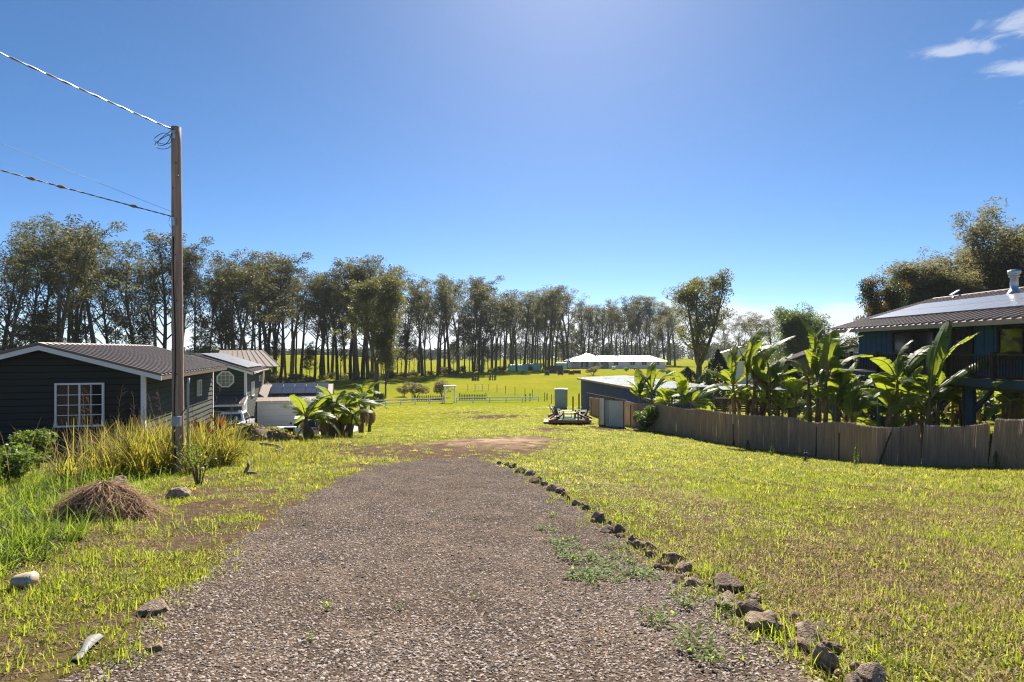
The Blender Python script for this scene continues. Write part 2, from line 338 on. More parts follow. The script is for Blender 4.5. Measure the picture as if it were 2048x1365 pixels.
def axis(parts):
    out = []
    for a, b, n in parts: out += list(np.linspace(a, b, n, endpoint=False))
    return np.array(out + [parts[-1][1]])
gx = axis([(-2600,-400,12),(-400,-100,20),(-100,-30,45),(-30,30,170),(30,100,45),(100,400,20),(400,2600,12)])
gy = axis([(-120,-10,14),(-10,2,14),(2,30,120),(30,60,70),(60,140,70),(140,320,50),(320,900,30),(900,4500,16)])
GX, GY = np.meshgrid(gx, gy); GZ = zf(GX, GY)
# below the drive sheet the ground dips a little so the two never share a plane
GZ = GZ - .03 * np.clip((GX - drive_l(GY) - .25) / .3, 0, 1) * np.clip((drive_r(GY) - .25 - GX) / .3, 0, 1) * (GY < DEND - .4)
nx, ny = len(gx), len(gy)
V = np.stack([GX.ravel(), GY.ravel(), GZ.ravel()], 1)
ii = (np.arange(ny - 1)[:, None] * nx + np.arange(nx - 1)[None]).ravel()
Q = np.stack([ii, ii + 1, ii + nx + 1, ii + nx], 1)

def ground_mat():
    m = bpy.data.materials.new('lawn'); m.use_nodes = True; t = m.node_tree; t.nodes.clear(); L = t.links.new
    out = N('ShaderNodeOutputMaterial', t); b = N('ShaderNodeBsdfPrincipled', t); b.inputs['Roughness'].default_value = .9; b.inputs['Specular IOR Level'].default_value = 0
    tc = N('ShaderNodeTexCoord', t)
    def noise(s, d=6, r=.6, dist=0):
        n = N('ShaderNodeTexNoise', t); n.inputs['Scale'].default_value = s; n.inputs['Detail'].default_value = d; n.inputs['Roughness'].default_value = r; n.inputs['Distortion'].default_value = dist
        L(tc.outputs['Object'], n.inputs['Vector']); return n.outputs[0]
    def mr(v, a, b_, c=0, d=1):
        n = N('ShaderNodeMapRange', t); L(v, n.inputs[0])
        for i, x in enumerate((a, b_, c, d)): n.inputs[i + 1].default_value = x
        return n.outputs[0]
    def mix(f, a, b_):
        n = N('ShaderNodeMix', t, data_type='RGBA'); L(f, n.inputs[0])
        for i, x in ((6, a), (7, b_)):
            if isinstance(x, tuple): n.inputs[i].default_value = x + (1,)
            else: L(x, n.inputs[i])
        return n.outputs[2]
    def mth(op, a, b_):
        n = N('ShaderNodeMath', t, operation=op)
        for i, x in enumerate((a, b_)):
            if isinstance(x, (int, float)): n.inputs[i].default_value = x
            else: L(x, n.inputs[i])
        return n.outputs[0]
    def att(n_):
        a = N('ShaderNodeAttribute', t); a.attribute_name = n_; return a.outputs['Fac']
    far = att('far')
    grass = mix(mr(noise(.5, 8, .7), .35, .65), (.115,.14,.014), (.2,.185,.022))
    grass = mix(mr(noise(9, 5, .7), .45, .75), grass, (.075,.105,.012))
    pasture = mix(mr(noise(.06, 8, .65), .38, .62), (.17,.205,.014), (.26,.235,.022))
    pasture = mix(mr(noise(1.1, 6, .7), .5, .8), pasture, (.14,.16,.02))
    straw = mix(mr(noise(30, 4), .35, .65), (.13,.095,.04), (.23,.18,.075))
    sf = mth('MULTIPLY', mr(noise(2.2, 9, .72), .46, .64), mr(far, 0, 1, .75, .1))
    thatch = mix(mr(noise(11, 6, .7), .35, .68), (.052,.037,.02), (.15,.105,.055))
    g = mix(sf, mix(far, grass, pasture), straw)
    g = mix(mth('MULTIPLY', att('near'), mr(noise(1.3, 8, .7), .3, .6, .55, 1)), g, thatch)
    soil = mix(mr(noise(6, 8, .7), .35, .65), (.075,.05,.036), (.14,.095,.068))
    soil = mix(mth('MULTIPLY', att('pale'), mr(noise(.9, 8, .65, 1.2), .42, .56)), soil, (.40,.28,.20))
    s = mth('ADD', att('soil'), mr(noise(1.6, 9, .75, .6), .2, .8, -.5, .5))
    g = mix(mr(s, .26, .48), g, soil)
    L(g, b.inputs['Base Color'])
    bp = N('ShaderNodeBump', t); bp.inputs['Strength'].default_value = .9; bp.inputs['Distance'].default_value = .05
    L(mth('ADD', noise(14, 6, .7), mth('MULTIPLY', noise(3, 4), 1.5)), bp.inputs['Height']); L(bp.outputs[0], b.inputs['Normal'])
    L(b.outputs[0], out.inputs[0]); return m
def fattr(me, name, arr):
    a = me.attributes.new(name, 'FLOAT', 'POINT'); a.data.foreach_set('value', np.asarray(arr, np.float32).ravel())
M['ground'] = ground_mat()
soil_g = blobs(GX, GY, SOIL); pale_g = blobs(GX, GY, PALE)
soil_g = np.maximum(soil_g, np.clip((-GX - 2.6) / .6, 0, 1) * (GY < 17) * (GY > 2) * .75 * (1 - np.clip((.55*vnoise(GX,GY,1.3,21) + .45*vnoise(GX,GY,.5,22) - .36) / .16, 0, 1)))
me = np_mesh('ground', V, Q, M['ground'], True)
fattr(me, 'soil', soil_g); fattr(me, 'pale', pale_g); fattr(me, 'near', np.clip((34 - GY) / 26, 0, 1)); fattr(me, 'far', np.clip((GY - 30) / 35, 0, 1) * 1.0)
tag(obj('ground', me), 'grassy ground sloping down to the pasture', None, None, 'structure')

# gravel drive
ys = np.concatenate([np.linspace(-8, 2, 15), np.linspace(2.1, DEND, 150)])
S = np.linspace(0, 1, 28)
XX = drive_l(ys)[:, None] * (1 - S) + drive_r(ys)[:, None] * S; YY = np.repeat(ys[:, None], 28, 1)
ZZ = zf(XX, YY) + .012 - .03 * (np.abs(S - .5)[None] > .47)
def gravel_mat():
    m = mat('gravel', (.08,.06,.046), .95, .5, 2.0, bump=.6, bscale=70, spec=.03, col2=(.125,.09,.066), cov=(.42,.62))
    t = m.node_tree; b = [n for n in t.nodes if n.type == 'BSDF_PRINCIPLED'][0]; L = t.links.new
    tc = [n for n in t.nodes if n.type == 'TEX_COORD'][0]
    v = N('ShaderNodeTexVoronoi', t); v.inputs['Scale'].default_value = 55; L(tc.outputs['Object'], v.inputs['Vector'])
    old = b.inputs['Base Color'].links[0].from_socket
    mr = N('ShaderNodeMapRange', t); sp = N('ShaderNodeSeparateColor', t); L(v.outputs['Color'], sp.inputs[0]); L(sp.outputs[0], mr.inputs[0]); mr.inputs[3].default_value = .45; mr.inputs[4].default_value = 1.55
    vm = N('ShaderNodeVectorMath', t, operation='SCALE'); L(old, vm.inputs[0]); L(mr.outputs[0], vm.inputs['Scale'])
    n = N('ShaderNodeTexNoise', t); n.inputs['Scale'].default_value = .8; n.inputs['Detail'].default_value = 7; n.inputs['Roughness'].default_value = .7; L(tc.outputs['Object'], n.inputs['Vector'])
    r2 = N('ShaderNodeMapRange', t); L(n.outputs[0], r2.inputs[0]); r2.inputs[1].default_value = .5; r2.inputs[2].default_value = .68
    mx = N('ShaderNodeMix', t, data_type='RGBA'); L(r2.outputs[0], mx.inputs[0]); L(vm.outputs[0], mx.inputs[6]); mx.inputs[7].default_value = (.075,.052,.037,1)
    L(mx.outputs[2], b.inputs['Base Color'])
    bp = [x for x in t.nodes if x.type == 'BUMP'][0]; L(v.outputs['Distance'], bp.inputs['Height']); bp.inputs['Distance'].default_value = .02; bp.invert = True
    return m
M['gravel'] = gravel_mat()
k = 28; jj = (np.arange(len(ys) - 1)[:, None] * k + np.arange(k - 1)[None]).ravel()
dme = np_mesh('driveway', np.stack([XX.ravel(), YY.ravel(), ZZ.ravel()], 1), np.stack([jj, jj + 1, jj + k + 1, jj + k], 1), M['gravel'], True)
tag(obj('driveway', dme), 'grey brown gravel drive running down from the camera', None, None, 'structure')

# ------------------------------------------------------------------ scatter by geometry nodes
def scatter(name, me, layers, label, cat=None):
    o = obj(name, me); tag(o, label, cat, None, 'stuff')
    ng = bpy.data.node_groups.new(name, 'GeometryNodeTree')
    ng.interface.new_socket('Geometry', in_out='INPUT', socket_type='NodeSocketGeometry'); ng.interface.new_socket('Geometry', in_out='OUTPUT', socket_type='NodeSocketGeometry')
    L = ng.links.new; gi = ng.nodes.new('NodeGroupInput'); go = ng.nodes.new('NodeGroupOutput'); jn = ng.nodes.new('GeometryNodeJoinGeometry')
    for i, (proto, dens, smin, smax, tilt) in enumerate(layers):
        at = ng.nodes.new('GeometryNodeInputNamedAttribute'); at.data_type = 'FLOAT'; at.inputs[0].default_value = dens
        dp = ng.nodes.new('GeometryNodeDistributePointsOnFaces'); L(gi.outputs[0], dp.inputs[0]); L(at.outputs[0], dp.inputs['Density']); dp.inputs['Seed'].default_value = i * 7 + 3
        oi = ng.nodes.new('GeometryNodeObjectInfo'); oi.inputs[0].default_value = proto; oi.inputs['As Instance'].default_value = True
        ip = ng.nodes.new('GeometryNodeInstanceOnPoints'); L(dp.outputs[0], ip.inputs['Points']); L(oi.outputs['Geometry'], ip.inputs['Instance'])
        rv = ng.nodes.new('FunctionNodeRandomValue'); rv.data_type = 'FLOAT_VECTOR'
        rv.inputs[0].default_value = (-tilt, -tilt, 0); rv.inputs[1].default_value = (tilt, tilt, 6.283); rv.inputs['Seed'].default_value = i + 1; L(rv.outputs[0], ip.inputs['Rotation'])
        rs = ng.nodes.new('FunctionNodeRandomValue'); rs.data_type = 'FLOAT'; rs.inputs[2].default_value = smin; rs.inputs[3].default_value = smax; rs.inputs['Seed'].default_value = i + 20
        L(rs.outputs[1], ip.inputs['Scale']); L(ip.outputs[0], jn.inputs[0])
    L(jn.outputs[0], go.inputs[0])
    mod = o.modifiers.new('scatter', 'NODES'); mod.node_group = ng
    return o
def blades(n, lmin, lmax, wd, spread, lean, rg, segs=2, droop=.5):
    """n tapered ribbons rooted in a disc"""
    a = rg.uniform(0, 2*np.pi, n); r = spread * np.sqrt(rg.random(n)); l = rg.uniform(lmin, lmax, n); az = a + rg.normal(0, .8, n); th = np.abs(rg.normal(lean, lean * .5, n))
    base = np.stack([r*np.cos(a), r*np.sin(a), np.zeros(n)], 1); side = np.stack([-np.sin(az + rg.normal(0,.6,n)), np.cos(az), np.zeros(n)], 1)
    Vs = []; p = base.copy()
    for k in range(segs + 1):
        wk = wd * (1 - .85 * (k / segs) ** 1.5) * rg.uniform(.8, 1.2, n)
        Vs += [p - side * wk[:, None] / 2, p + side * wk[:, None] / 2]
        tk = th * (1 + droop * k * 2); dr_ = np.stack([np.sin(tk)*np.cos(az), np.sin(tk)*np.sin(az), np.cos(tk)], 1); p = p + dr_ * (l / segs)[:, None]
    Vv = np.stack(Vs, 1).reshape(-1, 3); kk = 2 * (segs + 1); o = np.arange(n)[:, None] * kk
    Qs = np.concatenate([o + np.array([[2*k, 2*k+1, 2*k+3, 2*k+2]]) for k in range(segs)])
    return Vv, Qs
def proto(name, V_, Q_, m): return bpy.data.objects.new(name, np_mesh(name, V_, Q_, m))
rg = np.random.default_rng(3)
M['lawn_a'] = mat('lawn_blade_green', (.12,.17,.018), .6, .2, 1, spec=.25, trans=.5, tcol=(.42,.48,.03), rnd=.35)
M['lawn_b'] = mat('lawn_blade_yellow', (.27,.265,.035), .55, .2, 1, spec=.35, trans=.5, tcol=(.62,.6,.06), rnd=.3)
M['lawn_c'] = mat('lawn_blade_straw', (.36,.27,.15), .8, .2, 1, spec=.2, trans=.35, tcol=(.5,.36,.18), rnd=.3)
pa = proto('tuft_a', *blades(14, .028, .07, .0095, .07, 1.15, rg), M['lawn_a'])
pb = proto('tuft_b', *blades(14, .025, .065, .0095, .08, 1.2, rg), M['lawn_b'])
pc = proto('tuft_c', *blades(16, .04, .1, .006, .09, 1.35, rg), M['lawn_c'])
pd = proto('tuft_d', *blades(30, .08, .18, .011, .09, .9, rg, 3, .35), M['lawn_a'])
pe = proto('tuft_e', *blades(40, .05, .13, .016, .16, .8, rg), M['lawn_b'])      # broad far tufts
pf = proto('tuft_f', *blades(40, .05, .12, .016, .16, .8, rg), M['lawn_a'])
# emitter: same terrain, near part only
ex = np.concatenate([np.arange(-33, 33.01, .3)]); ey = np.concatenate([np.arange(2.6, 20, .25), np.arange(20, 75, .8)])
EX, EY = np.meshgrid(ex, ey); EZ = zf(EX, EY) - .004
keep = (np.abs(EX) < 1.0 * EY + 3.0)
tall_zone = np.clip((-EX - 3.6 - .42 * EY) / 1.2, 0, 1) * (EY < 24)
sl = blobs(EX, EY, SOIL); lu = blobs(EX, EY, LUSH)
edge_ = np.exp(-((EX - drive_l(EY) + .12) / .22) ** 2) + np.exp(-((EX - drive_r(EY) - .15) / .25) ** 2); lu = np.maximum(lu, .55 * np.clip(edge_, 0, 1) * (EY < DEND) * (.3 + .7 * np.sin(EY * 2.1) ** 2))
dm = drive_mask(EX, EY, .2)
patchy = np.clip((.5*vnoise(EX,EY,2.6,1) + .5*vnoise(EX,EY,.7,2) - .30) / .26, .18, 1.3)
patchy2 = np.clip((.5*vnoise(EX,EY,1.7,3) + .5*vnoise(EX,EY,.55,4) - .27) / .3, .18, 1.3)
dryp = np.clip((.6*vnoise(EX,EY,2.0,5) + .4*vnoise(EX,EY,.7,6) - .35) / .3, .0, 1.3)
nz = .5 + .5 * np.sin(EX * 1.9 + 1.3 * np.sin(EY * .9)) * np.sin(EY * 1.6 + 1.1 * np.sin(EX * 1.2))
nz2 = .5 + .5 * np.sin(EX * .7 + 2.1 * np.sin(EY * .35) + 1) * np.sin(EY * .6 + 1.7 * np.sin(EX * .5))
green = (1 - dm) * np.clip(1.5 - 2.1 * sl, 0.07, 1) * keep
verge = np.clip((-EX - 2.6) / .6, 0, 1) * (EY < 17); bare = np.clip((.55*vnoise(EX,EY,1.3,21) + .45*vnoise(EX,EY,.5,22) - .36) / .16, .06, 1); green = green * (1 - verge * (1 - bare))
pale_e = blobs(EX, EY, PALE); green *= np.clip(1 - 1.3 * pale_e, 0.02, 1)
fall = np.clip((9.0 / EY) ** 1.5, 0, 1.6)
near = np.clip((30 - EY) / 10, 0, 1); farw = np.clip((EY - 11) / 8, 0, 1)
right = np.clip((EX - 1) / 1.5, 0, 1) * np.clip(1.4 - EY / 16, 0, 1)     # the mown right-hand lawn is drier near the camera
eme = np_mesh('grass', np.stack([EX.ravel(), EY.ravel(), EZ.ravel()], 1), np.stack([(jx := (np.arange(len(ey) - 1)[:, None] * len(ex) + np.arange(len(ex) - 1)[None]).ravel()), jx + 1, jx + len(ex) + 1, jx + len(ex)], 1), M['lawn_a'])
fattr(eme, 'da', 215 * green * fall * near * patchy * (1 - .22 * right))
fattr(eme, 'db', 200 * green * fall * near * patchy2 * (1 - .15 * right))
fattr(eme, 'dc', 110 * np.clip(green + .12 * (1 - dm) * keep, 0, 1) * fall * near * (.1 + dryp) * (.35 + .5 * right))
fattr(eme, 'dd', (5 * lu + .5 * patchy2 ** 2) * green * np.clip(fall + .1, 0, 1) * near)
fattr(eme, 'de', 16 * green * farw * np.clip((22 / EY) ** 1.3, 0, 1) * (.4 + .8 * nz2))
fattr(eme, 'df', 12 * green * farw * np.clip((22 / EY) ** 1.3, 0, 1) * (.3 + .8 * nz))
for n_ in ('da','db','dc'): pass
scatter('grass', eme, [(pa,'da',.7,1.3,.25),(pb,'db',.7,1.3,.25),(pc,'dc',.7,1.4,.2),(pd,'dd',.6,1.25,.2),(pe,'de',.6,1.3,.15),(pf,'df',.6,1.3,.15)], 'short sunlit lawn grass on both sides of the drive', 'grass')

# loose stones of the drive
def stone_mesh(name, seed, sub, m, rough=.25, smooth=False):
    import bmesh
    bm = bmesh.new(); bmesh.ops.create_icosphere(bm, subdivisions=sub, radius=1); r_ = np.random.default_rng(seed)
    ax = r_.normal(size=(9, 3)); ax /= np.linalg.norm(ax, axis=1)[:, None]; cut = r_.uniform(.55, .95, 9); ph = r_.uniform(0, 6, 6)
    for v_ in bm.verts:
        p = np.array(v_.co); d = 1 + rough * (.5*math.sin(3*p[0]+ph[0])*math.sin(2.5*p[1]+ph[1]) + .35*math.sin(6*p[2]+ph[2])*math.sin(5*p[0]+ph[3]) + .2*math.sin(11*p[1]+ph[4])*math.sin(12*p[2]+ph[5])); p = p * d
        for a_, c_ in zip(ax, cut):
            e = p @ a_
            if e > c_: p = p - a_ * (e - c_) * .85
        v_.co = p
    me_ = bpy.data.meshes.new(name); bm.to_mesh(me_); bm.free(); me_.materials.append(m)
    if smooth: me_.polygons.foreach_set('use_smooth', [True] * len(me_.polygons))
    return me_
M['pebble'] = mat('pebble', (.28,.23,.195), .9, .2, 20, rnd=.7, spec=.2)
M['pebble_b'] = mat('pebble_brown', (.25,.185,.135), .9, .2, 20, rnd=.65, spec=.2)
FLAT = Matrix.Diagonal((1.15, .95, .55, 1))
s1 = bpy.data.objects.new('pebble_a', stone_mesh('pebble_a', 1, 1, M['pebble'])); s2 = bpy.data.objects.new('pebble_b', stone_mesh('pebble_b', 2, 1, M['pebble_b']))
s1.data.transform(FLAT); s2.data.transform(FLAT)
gme = dme.copy(); gme.name = 'gravel'
D_ = YY; onlane = 1.0 * (np.abs(S - .5)[None] < .475) * np.clip((D_ > 2.4), 0, 1)
wear = .25 + .7 * vnoise(XX, YY, .9, 12) + .5 * (.5 + .5 * np.sin(XX * 1.7 + 1.5 * np.sin(YY * .8)) * np.sin(YY * 1.3 + np.sin(XX * 1.1)))
f_ = np.clip((6.5 / np.maximum(D_, 2.5)) ** 1.0, 0, 1.6)
fattr(gme, 'ga', 1000 * onlane * f_ * wear); fattr(gme, 'gb', 620 * onlane * f_ * (1.5 - wear)); fattr(gme, 'gc', 70 * onlane * np.clip(f_, 0, 1) * wear)
fattr(gme, 'gd', 3.5 * onlane * np.clip((7 / np.maximum(D_, 2.5)), 0, 1) * (vnoise(XX, YY, 1.1, 9) > .55))
scatter('gravel', gme, [(pc,'gd',.6,1.3,.2),(s1,'ga',.006,.016,.5),(s2,'gb',.006,.015,.5),(s1,'gc',.014,.024,.5)], 'loose crushed stone covering the drive', 'gravel')

# ------------------------------------------------------------------ border rocks
RK = [stone_mesh('rock', 11 + i, 3, M['rock'], .45, False) for i in range(7)]
G_R = 'rocks lining the drive'
rocks = [(1025,931,20),(1040,941,20),(1057,946,22),(1069,960,22),(1088,965,20),(1106,975,25),(1120,980,20),(1140,995,16),(1154,1006,20),(1175,1014,19),(1195,1014,15),(1195,1031,34),(1187,1040,15),(1204,1041,14),(1215,1048,18),(1212,1058,25),(1239,1055,28),(1237,1070,20),(1263,1074,22),(1258,1086,14),(1280,1089,26),(1302,1092,26),(1302,1107,24),(1326,1115,15),(1343,1111,38),(1316,1125,18),(1318,1133,22),(1336,1135,24),(1367,1135,34),(1355,1159,28),(1386,1162,30),(1456,1162,50),(1454,1198,56),(1495,1215,56),(1511,1195,24),(1524,1242,62),(1558,1253,38),(1587,1230,30),(1650,1251,30),(1620,1268,70),(1601,1288,40),(1662,1292,38),(1645,1314,56),(1712,1333,30),(1674,1345,24),(1751,1346,60),(1708,1358,40),(1734,1314,16),
         (1000,926,12),(1012,928,14),(1080,958,14),(1130,988,13),(1165,1008,13),(1226,1062,14),(1290,1100,15),(1330,1126,14),(1376,1150,18),(1412,1168,20),(1430,1186,20),(1476,1204,18),(1540,1262,20),(1580,1272,22)]
ORD = ['leftmost','first','second','third','fourth','fifth','sixth','seventh','eighth','ninth','tenth','eleventh','twelfth','thirteenth','fourteenth','fifteenth','sixteenth','seventeenth','eighteenth','nineteenth','twentieth'] + ['twenty-' + q for q in ('first','second','third','fourth','fifth','sixth','seventh','eighth','ninth')]
special = {45: 'round tan rock at the very end of the border, near the bottom right corner', 42: 'tall pale rounded rock standing up in the border grass', 39: 'broad tan boulder lying flat in the border beside the tall pale rock', 35: 'large dark lava rock halfway along the near border', 33: 'dark pitted rock just above the large lava rock in the border', 32: 'flat topped brown rock behind the grass tuft of the border', 31: 'long pale slab of rock behind the grass tuft of the border', 24: 'wide flat brown rock set back in the middle of the border',
           11: 'flat wide rock in the upper half of the border', 5: 'reddish block of rock near the far end of the border', 0: 'rock at the far end of the border where the drive stops'}
rr = random.Random(5)
def put_rock(i, u, v, wpx, label, tall=None, group=G_R):
    c = hit(u, v + wpx * .3); wd = wpx / F * c.y
    o = obj('rock', RK[i % 7], None, c + Vector((0, 0, wd * .15)))
    o.scale = (wd * .56, wd * rr.uniform(.42, .6), wd * (tall or rr.uniform(.36, .5))); o.rotation_euler = (rr.uniform(-.25,.25), rr.uniform(-.25,.25), rr.uniform(-.5, .5) + (3.14 if rr.random() < .5 else 0))
    return tag(o, label, 'rock', group)
RC = {}
for i, (u, v, wpx) in sorted(enumerate(rocks), key=lambda q: (-hit(q[1][0], q[1][1]).y)):
    c = hit(u, v)
    lab = special.get(i) or ('small brown rock among the near border' if c.y < 6.5 else 'brown lava rock in the middle stretch of the border' if c.y < 10 else 'small dark rock in the far stretch of the border')
    if i not in special:
        RC[lab] = RC.get(lab, 0) + 1; lab = f'{ORD[RC[lab]]} {lab} counted from its far end'
    put_rock(i, u, v, wpx, lab, .62 if i == 42 else None)
put_rock(3, 312, 1210, 50, 'lone tan rock on the grass edge across the drive from the border', .4, None)
put_rock(2, 362, 984, 40, 'grey lump of rock in the grass below the utility pole', .45, None)
put_rock(5, 235, 962, 40, 'dark stone half hidden behind the heap of dry grass', .4, None)
put_rock(6, 310, 1292, 34, 'dark clod of earth beside the pale plastic strip at the drive edge', .3, None)
# ------------------------------------------------------------------ utility pole and wires
pb_ = hit(359, 947); PX, PY = pb_.x, pb_.y
pole = thing('utility_pole', 'weathered brown wooden utility pole among tall weeds beside the green cottage', 'utility pole', pb_)
H = 1.65 + (CV - 255) / F * PY - pb_.z
b = MB(); n = 24
b.tube([( -.06 * (i / n) - .02, 0, -.6 + (H + .6) * i / n) for i in range(n + 1)], [.136 - .028 * i / n + .003 * math.sin(i * 2.1) for i in range(n + 1)], 20)
b.build('post', M['pole'], pole, True)
b = MB(); b.tube([(-.02 - .05 * t - .02 * math.sin(9 * t), -.142 + .018 * t, .3 + t * 5.4) for t in np.linspace(0, 1, 16)], .014, 6); b.build('cable_run', M['black'], pole, True)
b = MB(); b.tube([(.23, -.05, .2), (.23, -.05, 2.15), (.235, -.02, 2.3)], .028, 10); b.build('conduit', M['grey_box'], pole, True)
b = MB(); b.box((.04, -.2, 1.28), (.2, .1, .24)); b.build('meter_box', M['grey_box'], pole, bevel=.012)
b = MB(); b.tube([(.1, -.16, 1.4), (.19, -.1, 1.55), (.23, -.05, 1.7)], .012, 6); b.build('box_cable', M['black'], pole, True)
for zz in (H - .17, H - 2.25):
    b = MB(); b.tube([(-.06, -.13, zz), (-.06, -.2, zz)], .035, 8); b.box((-.06, -.13, zz - .05), (.05, .04, .2)); b.build('bracket', M['galv'], pole)
b = MB()
for k_, (cx, cz, rx, rz) in enumerate([(-.36, H - .3, .2, .13), (-.3, H - .38, .22, .17), (-.27, H - .27, .18, .2)]):
    pts = [(cx + rx * math.cos(a), -.08 - .05 * math.sin(2 * a + k_), cz + rz * math.sin(a + .5 * k_)) for a in np.linspace(0, 6.2, 26)]; b.tube(pts, .008, 5)
b.build('wire_coil', M['wire'], pole, True)
b = MB(); b.tube([(-.1 - .1 * math.cos(a), -.1, H - 2.3 + .15 * math.sin(a)) for a in np.linspace(0, 6, 20)], .005, 5); b.build('wire_coil', M['wire'], pole, True)
for zz, xx in ((H - .9, .03), (H - 1.5, -.04), (H - 3.1, .02), (H - 4.2, .05), (3.0, -.03), (2.4, .06), (H - 1.2, .08)):
    b = MB(); b.tube([(xx - .05, -.1, zz), (xx - .05, -.145, zz)], .012, 6); b.build('bolt', M['black'], pole)

def wire(name, label, z0, bb, cc, r, twist, mats, lumps=()):
    ts = np.linspace(0, 1, 260) ** 1.6
    pts = [Vector((PX - .12 - 5.8 * t, PY - .1 - 39.6 * t, z0 + bb * t + cc * t * t)) for t in ts]
    root = thing(name, label, 'wire', pts[0], 0, 'overhead wires to the pole')
    for k_, m in enumerate(mats):
        b = MB(); L_ = 0; q = []
        for i, p in enumerate(pts):
            if i: L_ += (p - pts[i-1]).length
            a = L_ * twist + k_ * 2 * math.pi / len(mats)
            q.append(p - pts[0] + (Vector((math.cos(a), 0, math.sin(a))) * r * .9 if len(mats) > 1 else Vector()))
        b.tube(q, r, 5); b.build('strand', m, root, True)
    for t, l_ in lumps:
        p = Vector((-5.8 * t, -39.6 * t, bb * t + cc * t * t)); b = MB(); b.tube([p + Vector((.02, l_ / 2, -.005)), p + Vector((0, .05, .01)), p, p - Vector((.02, l_ / 2, .01))], [.012, .032, .036, .012], 7); b.build('splice', M['hay'], root, True)
wire('overhead_wire', 'thick twisted service wire reaching the top of the utility pole', 6.95, -2.34, 2.9, .011, 9, [M['alu'], M['wire']])
wire('overhead_wire', 'lowest overhead wire, bound with knots and leaves, at the pole', 4.86, -1.43, 2.13, .008, 14, [M['wood_grey'], M['wire']], ((.03, .3), (.075, .2), (.09, .12)))
wire('overhead_wire', 'thin single wire just above the knotted one', 4.97, 2.0, 1.0, .0035, 0, [M['wire']])

# ------------------------------------------------------------------ building helpers (local frames: x right, y away from the camera, z up)
ROT = R(15.24)
def lap(parent, O, A, Nn, rows, z0, bh, m, name='siding_board'):
    """rows(z)->(a0,a1) extent of the wall at height z; one board object per course"""
    O = Vector(O); A = Vector(A); Nn = Vector(Nn); z = z0; i = 0
    while True:
        r0 = rows(z); r1 = rows(z + bh * .98)
        if r0 is None: break
        if r1 is None: r1 = ((r0[0] + r0[1]) / 2 - .01, (r0[0] + r0[1]) / 2 + .01)
        p = [O + A * r0[0] + Vector((0,0,z)), O + A * r0[1] + Vector((0,0,z)), O + A * r1[1] + Vector((0,0,z + bh - .026)), O + A * r1[0] + Vector((0,0,z + bh - .026))]
        bt = .04; tp = .006
        q = [p[0] + Nn * bt, p[1] + Nn * bt, p[2] + Nn * tp, p[3] + Nn * tp]
        b = MB(); b.add(p + q, [(0,1,2,3),(4,7,6,5),(0,4,5,1),(1,5,6,2),(2,6,7,3),(3,7,4,0)]); b.build(name, m, parent)
        z += bh; i += 1
        if i > 60: break
def window(parent, O, A, Nn, w_, h_, cols, rows_, frame=.06, glass='glass', name='window', panes=None, bar=.022, fm='white'):
    """O: lower-left corner on the wall surface. A horizontal unit, Nn outward"""
    O = Vector(O); A = Vector(A); Nn = Vector(Nn); U = Vector((0,0,1))
    def bx(b, a0, a1, z0, z1, n0, n1): 
        p = [O + A * a + U * z + Nn * k_ for k_ in (n0, n1) for a, z in ((a0,z0),(a1,z0),(a1,z1),(a0,z1))]
        b.add(p, [(0,1,2,3),(4,7,6,5),(0,4,5,1),(1,5,6,2),(2,6,7,3),(3,7,4,0)])
    b = MB(); bx(b, 0, w_, 0, frame, .0, .085); bx(b, 0, w_, h_ - frame, h_, .0, .085); bx(b, 0, frame, frame, h_ - frame, .0, .083); bx(b, w_ - frame, w_, frame, h_ - frame, .0, .083)
    wd = b.build(name, M[fm], parent)
    cw = (w_ - 2 * frame) / cols
    for c_ in range(cols):
        if c_:
            b = MB(); bx(b, frame + c_ * cw - frame * .45, frame + c_ * cw + frame * .45, frame, h_ - frame, .0, .075); b.build('mullion', M[fm], wd)
        b = MB(); bx(b, frame + c_ * cw, frame + (c_ + 1) * cw, frame, h_ - frame, .03, .04); b.build('pane', M[(panes or {}).get(c_, glass)], wd)
        if bar and (rows_[c_] if isinstance(rows_, (list, tuple)) else rows_):
            nc, nr = rows_[c_] if isinstance(rows_, (list, tuple)) else (1, rows_)
            b = MB()
            for k_ in range(1, nr): z = frame + (h_ - 2 * frame) * k_ / nr; bx(b, frame + c_ * cw + .003, frame + (c_ + 1) * cw - .003, z - bar / 2, z + bar / 2, .041, .055)
            for k_ in range(1, nc): a = frame + c_ * cw + cw * k_ / nc; bx(b, a - bar / 2, a + bar / 2, frame + .003, h_ - frame - .003, .041, .053)
            if b.v: b.build('glazing_bars', M[fm], wd)
    return wd
def roof_plane(parent, a, b_, c, d, th, m, rib=0, ribh=.035, ribw=.05, name='roof'):
    """a,b ridge ends, c,d eave ends (a above d? order a-b-c-d ring). ribs run ridge to eave"""
    a, b_, c, d = map(Vector, (a, b_, c, d)); nrm = (b_ - a).cross(d - a); nrm.normalize()
    if nrm.z < 0: nrm = -nrm
    mb = MB(); mb.prism([a, b_, c, d], nrm * th)
    if rib:
        n_ = max(2, int((b_ - a).length / rib))
        for i in range(n_ + 1):
            t = i / n_; p = a.lerp(b_, t) + nrm * (th + ribh / 2); q = d.lerp(c, t) + nrm * (th + ribh / 2); mb.bar(p, q, ribw, ribh + .006, nrm)
    return mb.build(name, m, parent)

